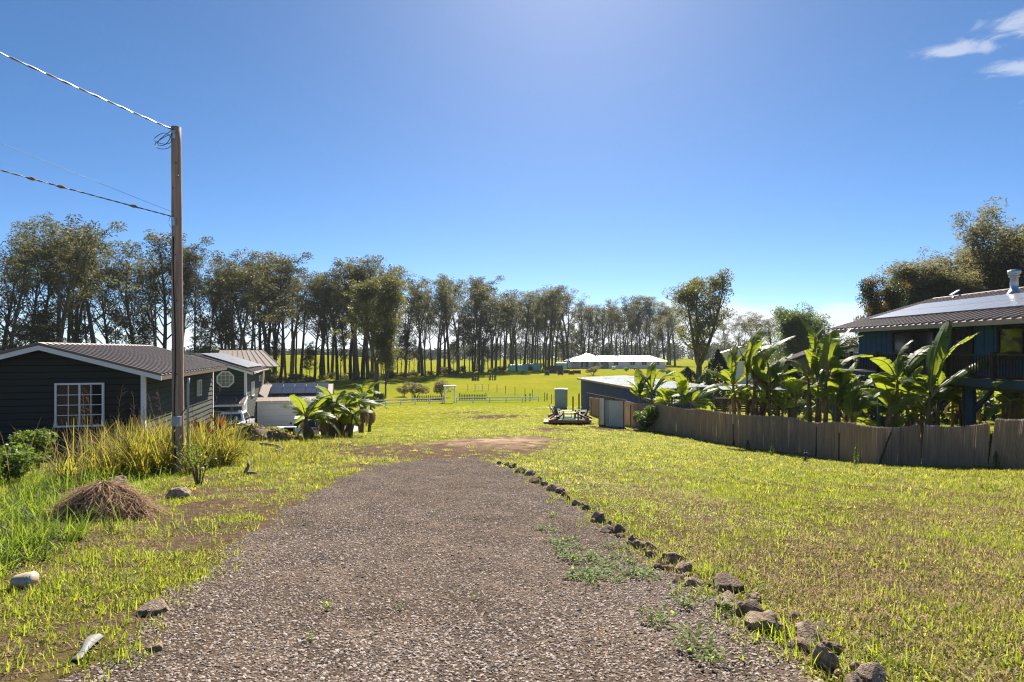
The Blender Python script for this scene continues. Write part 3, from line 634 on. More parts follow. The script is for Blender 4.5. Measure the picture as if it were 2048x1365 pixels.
# ------------------------------------------------------------------ green cottage
zc = -1.75
cot = thing('cottage', 'dark green cottage with white trimmed gable and brown ribbed metal roof', 'house', (-12.27, 20, zc), ROT)
CW, CLn, PIT = 5.7, 10.4, .29
EH = .89 - zc                      # wall height at the side
rid = EH + CW / 2 * PIT
b = MB(); b.prism([(0,0,-1),(-CW,0,-1),(-CW,0,EH),(-CW/2,0,rid),(0,0,EH)], (0, CLn, 0)); b.build('wall_core', M['shade_dark'], cot)  # near-black core shows between boards as painted lap shadow lines
def gable_rows(W, eh, pit):
    def f(z):
        if z <= eh: return (-W + .0, 0)
        k_ = (z - eh) / pit
        return (-W + k_, -k_) if k_ < W / 2 - .02 else None
    return f
lap(cot, (0,-.003,0), (1,0,0), (0,-1,0), gable_rows(CW, EH, PIT), -.3, .215, M['siding_green'])
lap(cot, (.003,0,0), (0,1,0), (1,0,0), lambda z: (0, CLn) if z < EH - .1 else None, -.3, .215, M['siding_grey'])
for x_, y_, sx, sy in ((.0, -.0, .13, .13), (-CW, 0, .13, .13), (0, CLn, .13, .13)):
    b = MB(); b.lohi((x_ - .08 if x_ == 0 else x_ - .05, y_ - .05, -.5), (x_ + .05 if x_ == 0 else x_ + .08, y_ + .08, EH - .04)); b.build('corner_trim', M['white'], cot)
OV, FO = .62, .38
def slope(s):   # s=+1 right, -1 left
    xr = -CW / 2; xe = 0 + OV if s > 0 else -CW - OV
    zr = rid + .10; ze = EH + .10 - OV * PIT
    return roof_plane(cot, (xr + .0 * s, -FO, zr), (xr, CLn + FO, zr), (xe, CLn + FO, ze), (xe, -FO, ze), .03, M['roof_brown'], .42, .05, .08)
slope(1); slope(-1)
b = MB(); b.prism([(-CW/2 - .16, -FO - .02, rid + .10 - .0), (-CW/2, -FO - .02, rid + .19), (-CW/2 + .16, -FO - .02, rid + .10), (-CW/2, -FO - .02, rid + .14)], (0, CLn + 2 * FO + .04, 0)); b.build('ridge_cap', M['roof_tan'], cot)
for s in (1, -1):
    xe = OV if s > 0 else -CW - OV; b = MB()
    p0 = Vector((-CW/2, -FO + .02, rid + .09)); p1 = Vector((xe, -FO + .02, EH + .09 - OV * PIT)); b.prism([p0, p1, p1 - Vector((0,0,.15)), p0 - Vector((0,0,.15))], (0, .035, 0)); b.build('barge_board', M['white'], cot)
b = MB(); b.lohi((OV - .025, -FO + .06, EH + .085 - OV * PIT - .13), (OV - .002, CLn + FO, EH + .085 - OV * PIT)); b.build('fascia', M['roof_brown'], cot)
for y_ in np.linspace(.9, CLn - .1, 9):
    b = MB(); p0 = Vector((.03, y_, EH + .06)); p1 = Vector((OV - .03, y_, EH + .06 - (OV - .06) * PIT)); b.bar(p0, p1, .05, .13); b.build('rafter_tail', M['white'], cot)
window(cot, (-2.51, -.045, .92), (1,0,0), (0,-1,0), 1.38, 1.42, 2, [(2,4),(2,4)], .055, panes={1:'glass'})
b = MB(); b.lohi((-1.44, -.092, .98), (-1.19, -.087, 2.28)); b.build('open_pane_shade', M['shade_dark'], cot)  # dark sheet painted for the unlit room behind the open sash
window(cot, (.045, 7.0, 1.35), (0,1,0), (1,0,0), .62, .72, 2, 0, .05)

# ------------------------------------------------------------------ two-storey house
zh = -5.05
h2 = thing('two_storey_house', 'two storey grey green house with octagonal window behind the cottage', 'house', (-20.4, 46, zh), ROT)
W2, L2, E2, P2 = 7.34, 9.3, 5.1, .33
R2 = E2 + W2 / 2 * P2
b = MB(); b.prism([(0,0,-1),(-W2,0,-1),(-W2,0,E2),(-W2/2,0,R2),(0,0,E2)], (0, L2, 0)); b.build('wall_core', M['shade_dark'], h2)  # near-black again, so board gaps read as painted shadow lines
lap(h2, (0,-.003,0), (1,0,0), (0,-1,0), gable_rows(W2, E2, P2), -.2, .25, M['siding_grey'])
lap(h2, (.003,0,0), (0,1,0), (1,0,0), lambda z: (0, L2) if z < E2 - .1 else None, -.2, .25, M['siding_grey'])
b = MB(); b.lohi((-.12, -.06, -.5), (.06, .12, E2 - .05)); b.build('corner_trim', M['white'], h2)
b = MB(); b.lohi((-.05, L2 - .05, -.5), (.05, L2 + .1, E2 - .05)); b.build('corner_trim', M['white'], h2)
for s in (1, -1):
    xe = .55 if s > 0 else -W2 - .55
    roof_plane(h2, (-W2/2, -.4, R2 + .08), (-W2/2, L2 + .4, R2 + .08), (xe, L2 + .4, E2 + .08 - .55 * P2), (xe, -.4, E2 + .08 - .55 * P2), .04, M['roof_brown'], .35)
    b = MB(); p0 = Vector((-W2/2, -.38, R2 + .07)); p1 = Vector((xe, -.38, E2 + .07 - .55 * P2)); b.prism([p0, p1, p1 - Vector((0,0,.17)), p0 - Vector((0,0,.17))], (0, .04, 0)); b.build('barge_board', M['white'], h2)
b = MB(); b.tube([(.6, -.4, E2 - .12), (.6, L2 + .4, E2 - .12)], .07, 8); b.build('gutter', M['roof_brown'], h2)
roof_plane(h2, (-W2/2 - .5, L2 + 3.4, R2 + .35), (-.4, L2 + 3.4, R2 + .35), (1.6, L2 - .6, E2 + .1), (-W2/2 - .5, L2 - .6, E2 + .1), .04, M['roof_tan'], .35, name='rear_roof')
b = MB(); b.lohi((-W2, L2 + .1, 0), (-.6, L2 + 5, E2)); b.build('rear_wing', M['siding_grey'], h2)
roof_plane(h2, (-.2, L2 + 5, 3.4), (-.2, L2 + .6, 3.4), (3.4, L2 + .6, 1.9), (3.4, L2 + 5, 1.9), .04, M['roof_tan'], .35, name='lean_to_roof')
b = MB(); b.lohi((-.2, L2 + .8, 0), (3.0, L2 + 4.8, 1.9)); b.build('lean_to_wall', M['siding_grey'], h2)
sol = []
for i in range(4):
    for j in range(2):
        t0, t1 = .10 + .40 * j, .10 + .40 * j + .39; y0 = .5 + 2.0 * i; y1 = y0 + 1.96
        f = lambda t, y: Vector((-W2/2 + (W2/2 + .5) * t, y, R2 + .26 - (W2/2 + .5) * t * P2))
        b = MB(); b.prism([f(t0,y0), f(t0,y1), f(t1,y1), f(t1,y0)], (0,0,.04)); b.build('solar_panel', M['solar_pale'], h2)
# octagonal window
oc = Vector((-1.43, -.045, -.55 - zh)); b = MB(); ring = [(oc.x + .66 * math.cos(a), oc.y - .05, oc.z + .66 * math.sin(a)) for a in np.arange(8) * math.pi / 4 + math.pi / 8]; inn = [(oc.x + .56 * math.cos(a), oc.y - .05, oc.z + .56 * math.sin(a)) for a in np.arange(8) * math.pi / 4 + math.pi / 8]
b.add(ring + inn + [(x, y + .06, z) for x, y, z in ring] + [(x, y + .06, z) for x, y, z in inn], [(i, (i+1) % 8, 8 + (i+1) % 8, 8 + i) for i in range(8)] + [(i, 16 + i, 16 + (i+1) % 8, (i+1) % 8) for i in range(8)] + [(8 + i, 8 + (i+1) % 8, 24 + (i+1) % 8, 24 + i) for i in range(8)])
ow = b.build('octagonal_window', M['white'], h2)
b = MB(); b.prism([(x, oc.y - .02, z) for x, y, z in inn], (0, .015, 0)); b.build('pane', M['curtain'], ow)
b = MB()
for k_ in (-.28, 0, .28): b.box((oc.x + k_, oc.y - .032, oc.z), (.022, .012, 1.0)); b.box((oc.x, oc.y - .034, oc.z + k_), (1.0, .012, .022))
b.build('glazing_bars', M['white'], ow)
window(h2, (.045, 2.3, 3.0), (0,1,0), (1,0,0), 1.3, 1.15, 2, 0, .06)
window(h2, (.045, 6.6, 4.0), (0,1,0), (1,0,0), .8, .5, 1, 0, .06)
# porch
roof_plane(h2, (-4.2, -.04, 3.18), (.08, -.04, 3.18), (.08, -1.7, 2.72), (-4.2, -1.7, 2.72), .04, M['roof_brown'], .3, name='porch_roof')
b = MB(); b.lohi((-4.2, -1.72, 2.56), (.1, -1.67, 2.7)); b.build('porch_beam', M['white'], h2)
b = MB(); b.prism([(.1, -.05, 3.16), (.1, -1.66, 2.70), (.1, -1.66, 2.56), (.1, -.05, 3.02)], (.035, 0, 0)); b.build('porch_trim', M['white'], h2)
for x_ in (.04, -2.9): b = MB(); b.lohi((x_ - .06, -1.66, -.3), (x_ + .06, -1.54, 2.555)); b.build('porch_post', M['white'], h2)
window(h2, (-3.2, -.045, .05), (1,0,0), (0,-1,0), 1.9, 2.05, 2, 0, .07, glass='curtain')

# ------------------------------------------------------------------ garage
gz = -5.05
gar = thing('garage', 'low garage with white sectional door and solar panels on its tan roof', 'garage', (-22.45, 51.18, gz), ROT)
GW, GL, GE, GR = 6.35, 7.0, 2.42, 3.45
b = MB(); b.prism([(0,0,-.5),(0,GL,-.5),(0,GL,GE),(0,GL/2,GR),(0,0,GE)], (GW,0,0)); b.build('wall_core', M['siding_grey'], gar)
lap(gar, (0,-.003,0), (1,0,0), (0,-1,0), lambda z: (0, GW) if z < GE - .1 else None, -.1, .25, M['siding_grey'])
for s in (0, 1):
    ye = -.55 if s == 0 else GL + .55; zz = GE + .07 - .55 * (GR - GE) / (GL / 2)
    roof_plane(gar, (-.1, GL/2, GR + .07), (GW + .45, GL/2, GR + .07), (GW + .45, ye, zz), (-.1, ye, zz), .04, M['roof_tan'], .6, .012, .06)
b = MB(); zz = GE + .06 - .55 * (GR - GE) / (GL / 2)
b.prism([(GW + .43, GL/2, GR + .06), (GW + .43, -.53, zz), (GW + .43, -.53, zz - .16), (GW + .43, GL/2, GR - .10), (GW + .43, GL + .53, zz - .16), (GW + .43, GL + .53, zz)], (.035, 0, 0)); b.build('barge_board', M['roof_tan'], gar)
for i in range(4): b = MB(); b.lohi((.84, -.09, .0 + i * .525), (5.62, -.05, .515 + i * .525)); b.build('door_panel', M['garage_white'], gar)
for a_, c_ in (((.68, -.115, -.05), (.83, -.03, 2.115)), ((5.63, -.115, -.05), (5.78, -.03, 2.115)), ((.68, -.118, 2.118), (5.78, -.032, 2.28))): b = MB(); b.lohi(a_, c_); b.build('door_trim', M['white'], gar)
for i in range(5):
    for j in range(2):
        f = lambda x, t: Vector((x + (.0), -.55 + (GL/2 + .55) * t, zz + .16 + .13 + (GR + .07 - zz) * t - .07))
        x0 = 1.55 + i * .98; b = MB(); b.prism([f(x0, .30 + .32 * j), f(x0 + .955, .30 + .32 * j), f(x0 + .955, .61 + .32 * j), f(x0, .61 + .32 * j)], (0,0,.04)); b.build('solar_panel', M['solar'], gar)
for x_ in (.5, 1.9, 3.3, 4.7, 5.9): b = MB(); b.box((x_, -.62, zz + .02), (.07, .05, .05)); b.build('eave_light', M['white'], gar)
b = MB(); b.lohi((-6, -11.5, -1.4), (9, -.1, .05)); tag(b.build('concrete_apron', M['concrete']), 'concrete apron in front of the garage', None, None, 'structure').matrix_world = Matrix.Translation((-22.45, 51.18, gz)) @ Matrix.Rotation(ROT, 4, 'Z')

# ------------------------------------------------------------------ vehicles
def hexa(b, lo, hi):   # two quads (bottom ring, top ring), ring order ccw
    b.add([Vector(p) for p in lo + hi], [(3,2,1,0),(4,5,6,7)] + [(i, (i+1) % 4, 4 + (i+1) % 4, 4 + i) for i in range(4)])
def wheel(parent, x, y, r, side):
    b = MB(); b.tube([(x - .12, y, r), (x - .1, y, r), (x + .1, y, r), (x + .12, y, r)], [r * .9, r, r, r * .9], 20); o = b.build('wheel', M['tyre'], parent, True)
    b = MB(); b.tube([(x + side * .1, y, r), (x + side * .135, y, r)], [r * .62, r * .5], 14); b.build('rim', M['chrome'], o)
def car_body(b, prof, W, tuck=.06):
    n_ = len(prof); x = W / 2
    b.add([(-x + (tuck if z < .5 else 0), y, z) for y, z in prof] + [(x - (tuck if z < .5 else 0), y, z) for y, z in prof], [tuple(range(n_)), tuple(reversed(range(n_, 2*n_)))] + [(i, n_ + i, n_ + (i+1) % n_, (i+1) % n_) for i in range(n_)])
def suv():
    c = P(609, 860, 43); g = gz + .05; t = thing('suv', 'white SUV parked in front of the garage door, seen from behind', 'car', (c.x, c.y, g), ROT + R(2)); W = 1.95
    b = MB(); car_body(b, [(.1,.38),(.0,.5),(.0,.72),(.06,1.02),(3.55,1.06),(4.4,.98),(4.75,.8),(4.8,.45),(4.6,.32)], W); b.build('body', M['car_white'], t, bevel=.06)
    b = MB(); hexa(b, [(-.95,.08,1.0),(.95,.08,1.0),(.95,3.6,1.04),(-.95,3.6,1.04)], [(-.74,.42,1.7),(.74,.42,1.7),(.74,2.5,1.72),(-.74,2.5,1.72)]); b.build('cabin', M['car_white'], t, bevel=.05)
    b = MB(); p = [Vector((-.78,.135,1.1)), Vector((.78,.135,1.1)), Vector((.66,.36,1.58)), Vector((-.66,.36,1.58))]; b.prism([q + Vector((0,-.035,0)) for q in p], (0,.02,0)); b.build('rear_window', M['glass'], t)
    for s in (-1, 1):
        b = MB(); b.prism([(s*.945,.5,1.1),(s*.945,2.9,1.12),(s*.79,2.4,1.6),(s*.79,.62,1.6)], (s*.012,0,0)); b.build('side_window', M['glass'], t)
        b = MB(); b.box((s*.78, -.005, .98), (.38, .06, .13)); b.build('tail_light', M['red_lamp'], t, bevel=.015)
        b = MB(); b.tube([(s*.72,.45,1.76),(s*.72,2.2,1.78)], .02, 6); b.build('roof_rail', M['chrome'], t)
        b = MB(); b.box((s*1.05, 2.9, 1.12), (.2,.1,.14)); b.build('mirror', M['car_black'], t, bevel=.02)
        for y in (.95, 3.85): wheel(t, s*.86, y, .37, s)
    b = MB(); b.box((0, -.02, .5), (1.86,.12,.22)); b.build('bumper', M['car_black'], t, bevel=.03)
    b = MB(); b.box((0, -.015, .86), (.34,.03,.16)); b.build('number_plate', M['grey_box'], t)
    b = MB(); b.box((0, -.012, 1.0), (.6,.03,.04)); b.build('badge_strip', M['chrome'], t)
    b = MB(); b.box((0, .33, 1.71), (1.4,.22,.035)); b.build('spoiler', M['car_white'], t, bevel=.01)
def pickup():
    c = P(446, 870, 41.5); g = max(float(zf(c.x, c.y)), gz + .05); t = thing('pickup_truck', 'white pickup truck parked beside the cottage, seen from behind', 'truck', (c.x, c.y, g), ROT - R(4)); W = 1.9
    b = MB(); car_body(b, [(.0,.55),(.0,1.12),(3.9,1.12),(4.6,1.1),(5.25,1.0),(5.3,.55),(5.1,.45),(.15,.45)], W); b.build('body', M['car_white'], t, bevel=.05)
    b = MB(); b.lohi((-.8,.06,1.125),(.8,1.95,1.14)); b.build('bed', M['car_black'], t)
    b = MB(); hexa(b, [(-.93,2.0,1.1),(.93,2.0,1.1),(.93,4.25,1.1),(-.93,4.25,1.1)], [(-.74,2.2,1.8),(.74,2.2,1.8),(.74,3.5,1.82),(-.74,3.5,1.82)]); b.build('cab', M['car_white'], t, bevel=.05)
    b = MB(); b.prism([(-.74,2.02,1.2),(.74,2.02,1.2),(.64,2.14,1.68),(-.64,2.14,1.68)], (0,.015,0)); b.build('rear_window', M['glass'], t)
    for s in (-1, 1):
        b = MB(); b.prism([(s*.925,2.3,1.2),(s*.925,3.85,1.2),(s*.79,3.4,1.7),(s*.79,2.4,1.7)], (s*.012,0,0)); b.build('side_window', M['glass'], t)
        b = MB(); b.box((s*.84, -.01, .9), (.15,.05,.36)); b.build('tail_light', M['red_lamp'], t, bevel=.015)
        b = MB(); b.box((s*1.08, 3.7, 1.25), (.24,.08,.2)); b.build('mirror', M['car_black'], t, bevel=.02)
        b = MB(); b.box((s*.88, 1.0, 1.15), (.12,1.9,.07)); b.build('bed_rail', M['car_white'], t, bevel=.02)
        for y in (1.05, 4.35): wheel(t, s*.84, y, .39, s)
    b = MB(); b.box((0, -.06, .5), (1.86,.16,.2)); b.build('bumper', M['chrome'], t, bevel=.03)
    b = MB(); b.box((0, -.012, .85), (1.4,.03,.5)); b.build('tailgate', M['car_white'], t, bevel=.02)
suv(); pickup()

# ------------------------------------------------------------------ clutter in the lower yard
def trailer():
    c = P(648, 858, 44); t = thing('utility_trailer', 'small white box trailer half hidden behind the banana clump near the SUV', 'trailer', (c.x, c.y, max(float(zf(c.x, c.y)), gz + .05)), ROT)
    b = MB(); b.lohi((-.6,0,.55),(.6,2.2,1.75)); b.build('body', M['car_white'], t, bevel=.04)
    for s in (-1,1): wheel(t, s*.68, 1.1, .3, s)
    b = MB(); b.lohi((-.6,-.01,.42),(.6,2.2,.545)); b.build('chassis', M['car_black'], t)
    b = MB(); b.lohi((-.5,-.02,.62),(.5,-.003,1.68)); b.build('door', M['white'], t)
trailer()
def ladder():
    a = ug(512, 36, .55); c = ug(533, 33.5, .08); t = thing('step_ladder', 'aluminium step ladder lying against the debris below the garage', 'ladder', c)
    v = a - c; sdv = Vector((.42, .25, 0))
    for s in (0, 1): b = MB(); b.bar(sdv * s, v + sdv * s * .8, .04, .08); b.build('rail', M['alu'], t)
    for k_ in np.linspace(.1, .92, 6): b = MB(); b.bar(v * k_ , v * k_ + sdv * (1 - .2 * k_), .14, .03); b.build('step', M['alu'], t)
ladder()
def drum():
    c = ug(560, 33, .0); t = thing('water_drum', 'white plastic drum lying in the weeds below the garage', 'drum', c, R(25))
    b = MB(); b.tube([(-.42,0,.27),(-.4,0,.27),(-.2,0,.27),(.2,0,.27),(.4,0,.27),(.42,0,.27)], [.18,.25,.27,.27,.25,.18], 18); b.build('body', M['white'], t, True)
    b = MB(); b.tube([(.42,0,.35),(.46,0,.35)], .05, 8); b.build('cap', M['black'], t)
drum()
def old_box():
    c = ug(579, 32); t = thing('old_cabinet', 'discarded white cabinet with black front lying by the white drum', 'cabinet', c, R(10))
    b = MB(); b.lohi((-.3,0,.02),(.3,.5,.5)); b.build('body', M['grey_box'], t, bevel=.02)
    b = MB(); b.lohi((-.27,-.02,.05),(.2,-.002,.46)); b.build('front', M['black'], t)
    b = MB(); b.lohi((.22,-.03,.1),(.25,-.002,.4)); b.build('handle', M['chrome'], t)
old_box()
def low_wall():
    c = ug(472, 37); t = thing('plank_screen', 'low dark screen of weathered boards behind the red leaved plant', 'screen', c, ROT)
    for i in range(9): b = MB(); b.lohi((-.7 + i*.155, 0, 0), (-.555 + i*.155, .025, .95 + .03 * math.sin(i*2.3))); b.build('board', M['wood_grey'], t)
    for x in (-.6, .55): b = MB(); b.lohi((x, .03, -.2), (x + .08, .11, 1.1)); b.build('post', M['wood_dark'], t)
low_wall()
def lean_board():
    c = ug(475, 42.5); b = MB(); b.v = []; pr = [(-.22,0),( -.25,.6),(-.23,1.3),(-.12,1.75),(0,1.85),(.12,1.75),(.23,1.3),(.25,.6),(.22,0)]
    b.prism([(x, .0, z) for x, z in pr], (0, .06, 0)); o = b.build('leaning_board', M['tarp'], None, bevel=.01); o.location = c; o.rotation_euler = (R(-10), R(-6), ROT); tag(o, 'pale rounded board leaning near the porch of the grey green house', 'board')
lean_board()
# ------------------------------------------------------------------ reed fence
def reed_fence():
    px = [(2140,941),(2048,939),(2000,937),(1905,936),(1800,933),(1750,931),(1680,922),(1600,909),(1500,897),(1420,883),(1340,868),(1262,853)]
    path = [hit(*p) for p in px]; path += [on(7.9, 47), on(7.7, 52), on(7.5, 58)]
    path = [on(31, 20.4), on(25, 21.2)] + path
    f = thing('reed_fence', 'long brown reed screen fence curving along the right hand lawn', 'fence', path[0])
    O = path[0]
    # resample
    seg = [0]
    for a, c in zip(path, path[1:]): seg.append(seg[-1] + (c - a).xy.length)
    tot = seg[-1]
    def at(s): return np.interp(s, seg, [p.x for p in path]), np.interp(s, seg, [p.y for p in path])
    r_ = np.random.default_rng(21); s = 0.0; pan = 0
    L0 = seg[2]
    cuts = [0] + [L0 + q for q in (0, 2.35, 4.6, 8.0, 12.4, 16.0, 19.6, 24.0, 28.5, 33.5)] + [tot]
    hts = [1.9, 1.92, 1.74, 1.74, 1.78, 1.86, 1.86, 1.84, 1.8, 1.78, 1.75]
    leans = [-.06, -.12, -.05, .02, 0, .01, .03, 0, 0, -.02, 0]
    run = 0; tone = 0
    for (c0, c1, h, ln) in zip(cuts, cuts[1:], hts, leans):
        c1 = min(c1, tot)
        if c1 <= c0: continue
        mb = MB(); s = c0 + .02
        while s < c1 - .02:
            wd = r_.uniform(.016, .028); x, y = at(s); x2, y2 = at(min(s + .05, tot)); d = Vector((x2 - x, y2 - y, 0)); d.normalize(); nn = Vector((d.y, -d.x, 0))
            z = float(zf(x, y)); hh = h + r_.normal(0, .015) + .03 * math.sin(s * 1.3); tl = ln + r_.normal(0, .004)
            sag = .10 * math.sin(math.pi * (s - c0) / (c1 - c0)) * (1 if pan in (2, 3) else .3)
            p0 = Vector((x, y, z - .03)) - O; p1 = p0 + Vector((0, 0, hh - sag)) + d * tl * hh; off = nn * r_.uniform(-.012, .012)
            run -= 1
            if run <= 0: run = int(r_.integers(1, 9)); tone = int(r_.choice([0, 1, 2], p=[.5,.24,.26]))
            mb.cur = tone if r_.random() < .8 else int(r_.integers(0, 3))
            a0 = [p0 + off + d * wd / 2, p0 + off + nn * wd / 2, p0 + off - d * wd / 2, p0 + off - nn * wd / 2]; a1 = [q + (p1 - p0) for q in a0]
            mb.add(a0 + a1, [(0,1,5,4),(1,2,6,5),(2,3,7,6),(3,0,4,7),(4,5,6,7)])
            if r_.random() < .97:
                b0 = [q + nn * -.03 + d * wd * .5 for q in a0]; mb.cur = 2; mb.add(b0 + [q + (p1 - p0) * .985 for q in b0], [(0,1,5,4),(1,2,6,5),(2,3,7,6),(3,0,4,7),(4,5,6,7)])
            s += wd * (.9 if r_.random() > .01 else 1.6)
        # binding wires
        mb.cur = 2
        for hz in (.25, .65, 1.05, 1.45):
            pts = [Vector((*at(q), 0)) for q in np.arange(c0 + .05, c1 - .05, .3)]
            pts = [Vector((p.x, p.y, float(zf(p.x, p.y)) + hz * h / 1.8)) - O for p in pts]
            if len(pts) > 1:
                dn = [Vector((-.022, -.022, 0))] * len(pts); mb.tube([p + q for p, q in zip(pts, dn)], .004, 4)
        o = mb.build('reed_panel', [M['reed'], M['reed_pale'], M['reed_dark']], f); o['kind'] = 'stuff'; pan += 1
    for s in [.9, 2.38, 4.0, 6.6, 9.2, 11.0, 12.7, 14.6, 16.4, 18.5, 20.2, 22.4, 24.4, 26.8, 29.0, 31.5, 34, 37, 40]:
        lean_s = s in (6.6, 2.38); wood_s = s in (9.2, 20.2); s += L0
        if s >= tot: continue
        x, y = at(s); z = float(zf(x, y)); fr = r_.random() < .6; hh = r_.uniform(1.25, 1.75); side = -1 if fr else 1
        b = MB(); lean_ = .55 if lean_s else r_.normal(0, .03)
        p = Vector((x + side * .05, y + side * .06, z - .3)) - O; b.bar(p, p + Vector((lean_, -.05, hh + .3)), .05, .045); b.build('post', M['wood_dark'] if wood_s else M['post_steel'], f)
    return path[2:]
FPATH = reed_fence()

# ------------------------------------------------------------------ blue shed
def blue_shed():
    A = Vector((7.8, 72)); dv = Vector((.157, -.9876)); B = A + dv * 22.0; nrm = Vector((.9876, .157))
    z = 1.65 - 3.36; t = thing('blue_shed', 'long navy blue shed with a low pale metal roof behind the reed fence', 'shed', (B.x, B.y, -4.3), math.atan2(nrm.y, nrm.x))
    zr = z + 4.3; Wd, Ln = 6.0, 22.0     # local: x right, y away
    b = MB(); b.prism([(.5,.3,-.8),(Wd - .5,.3,-.8),(Wd - .5,.3,zr + .12),(.5,.3,zr - .1)], (0, Ln - 1.2, 0)); b.build('wall_core', M['blue_wall'], t)
    for i in range(18): b = MB(); y = .3 + i * 1.2; b.lohi((.46, y, -.8), (.497, y + 1.17, zr - .13)); b.build('wall_panel', M['blue_wall'], t)
    for i in range(4): b = MB(); x = .5 + i * 1.25; b.lohi((x, .25, -.8), (x + 1.22, .297, zr - .12)); b.build('wall_panel', M['blue_wall'], t)
    mb = MB(); mb.prism([(0,0,zr),(Wd,0,zr + .25),(Wd,Ln,zr + .25),(0,Ln,zr)], (0,0,.05))
    for i in range(74): y = .1 + i * .297; mb.bar((0,y,zr + .06),(Wd,y,zr + .31), .05, .03)
    mb.build('roof', M['roof_shed'], t)
    b = MB(); b.lohi((-.03, -.02, zr - .14), (-.003, Ln, zr + .04)); b.build('fascia', M['wood_table'], t)
    b = MB(); b.lohi((0, -.03, zr - .1), (Wd, -.004, zr + .02)); b.build('fascia', M['wood_grey'], t)
    for x in (.8, 2.4): b = MB(); b.bar((x, .1, zr - 1.7), (x + .1, -.02, zr - .1), .09, .05); b.build('eave_brace', M['wood_table'], t)
blue_shed()

# ------------------------------------------------------------------ corrugated outhouse
def corr_panel(b, A, B, h, amp=.02, pitch=.076, z0=0, z1=None):
    A = Vector(A); B = Vector(B); d = (B - A); l = d.length; d.normalize(); nn = Vector((d.y, -d.x, 0)); n_ = int(l / pitch * 4); pts = []
    for i in range(n_ + 1):
        s = l * i / n_; hh = h if z1 is None else h + (z1 - h) * i / n_; o_ = amp * math.cos(2 * math.pi * s / pitch); pts.append((A + d * s + nn * o_, hh))
    v = [p + Vector((0,0,z0)) for p, _ in pts] + [p + Vector((0,0,hh)) for p, hh in pts]; k_ = n_ + 1
    b.add(v, [(i, i + 1, k_ + i + 1, k_ + i) for i in range(n_)])
def outhouse():
    a = hit(1197, 850); c = hit(1217, 854); e = ug(1249, 42.6)
    o = thing('outhouse', 'small corrugated metal outhouse with slanting roof beside the deck', 'outhouse', c); c0 = c
    def rel(p): return Vector((p.x - c0.x, p.y - c0.y, 0))
    A, C, E = rel(a), Vector((0,0,0)), rel(e); back = A + (E - C)
    b = MB(); corr_panel(b, C, E, 1.92, .022, .13, .02, 1.86); b.build('front_panel', M['corr'], o, True)
    b = MB(); corr_panel(b, A, A + (C - A) * .55, 2.0, .012, .13, .05, 2.0); b.build('side_panel', M['galv'], o, True)
    b = MB(); corr_panel(b, E, back, 1.86, .02, .13, .02, 1.95); b.build('back_panel', M['corr'], o, True)
    b = MB(); corr_panel(b, back, A, 1.98, .02, .13, .02, 2.0); b.build('far_panel', M['corr'], o, True)
    for p, h in ((A, 2.12), (A + (C - A) * .58, 2.1), (C, 2.08), (E, 1.92), (back, 2.0)):
        b = MB(); p2 = p + (((A + E) / 2) - p).normalized() * .06; b.lohi((p2.x - .045, p2.y - .045, -.1), (p2.x + .045, p2.y + .045, h)); b.build('post', M['wood_red'], o)
    b = MB(); q = A + (C - A) * .6; b.lohi((q.x, q.y - .03, .3), (q.x + .22, q.y - .01, 1.95)); 
    cu = MB(); n_ = 14; pts = [(q + (C - q) * (i / n_) + Vector((.03 * math.sin(i * 1.7), -.03 * math.cos(i * 2.1), 0))) for i in range(n_ + 1)]
    cu.add([p + Vector((0,0,.12)) for p in pts] + [p + Vector((0,0,1.9)) for p in pts], [(i, i+1, n_+2+i, n_+1+i) for i in range(n_)]); cu.build('curtain', M['cloth_white'], o, True)
    mb = MB(); L0 = A + (A - E).normalized() * .5; r0 = E + (E - A).normalized() * .12
    dpt = (back - E) ; mb.prism([L0 + Vector((0,-.25,2.28)), r0 + Vector((0,-.25,1.98)), r0 + dpt * 1.1 + Vector((0,.2,1.99)), L0 + dpt * .6 + Vector((0,.4,2.29))], (0,0,.03)); mb.build('roof', M['galv'], o)
    b = MB(); b.bar(L0 + Vector((.1,-.15,2.21)), r0 + Vector((-.05,-.15,1.93)), .05, .09); b.build('roof_beam', M['wood_red'], o)
outhouse()
def bucket():
    c = hit(1259, 851); t = thing('bucket', 'small white bucket on the grass beside the outhouse', 'bucket', c)
    b = MB(); b.lathe([(.13,0),(.16,.3),(.17,.3),(.17,.33),(.15,.33),(.13,.05)], 14); b.build('body', M['white'], t, True)
    b = MB(); b.tube([(-.16,0,.3),(-.1,-.06,.4),(.1,-.06,.4),(.16,0,.3)], .006, 5); b.build('handle', M['alu'], t)
bucket()
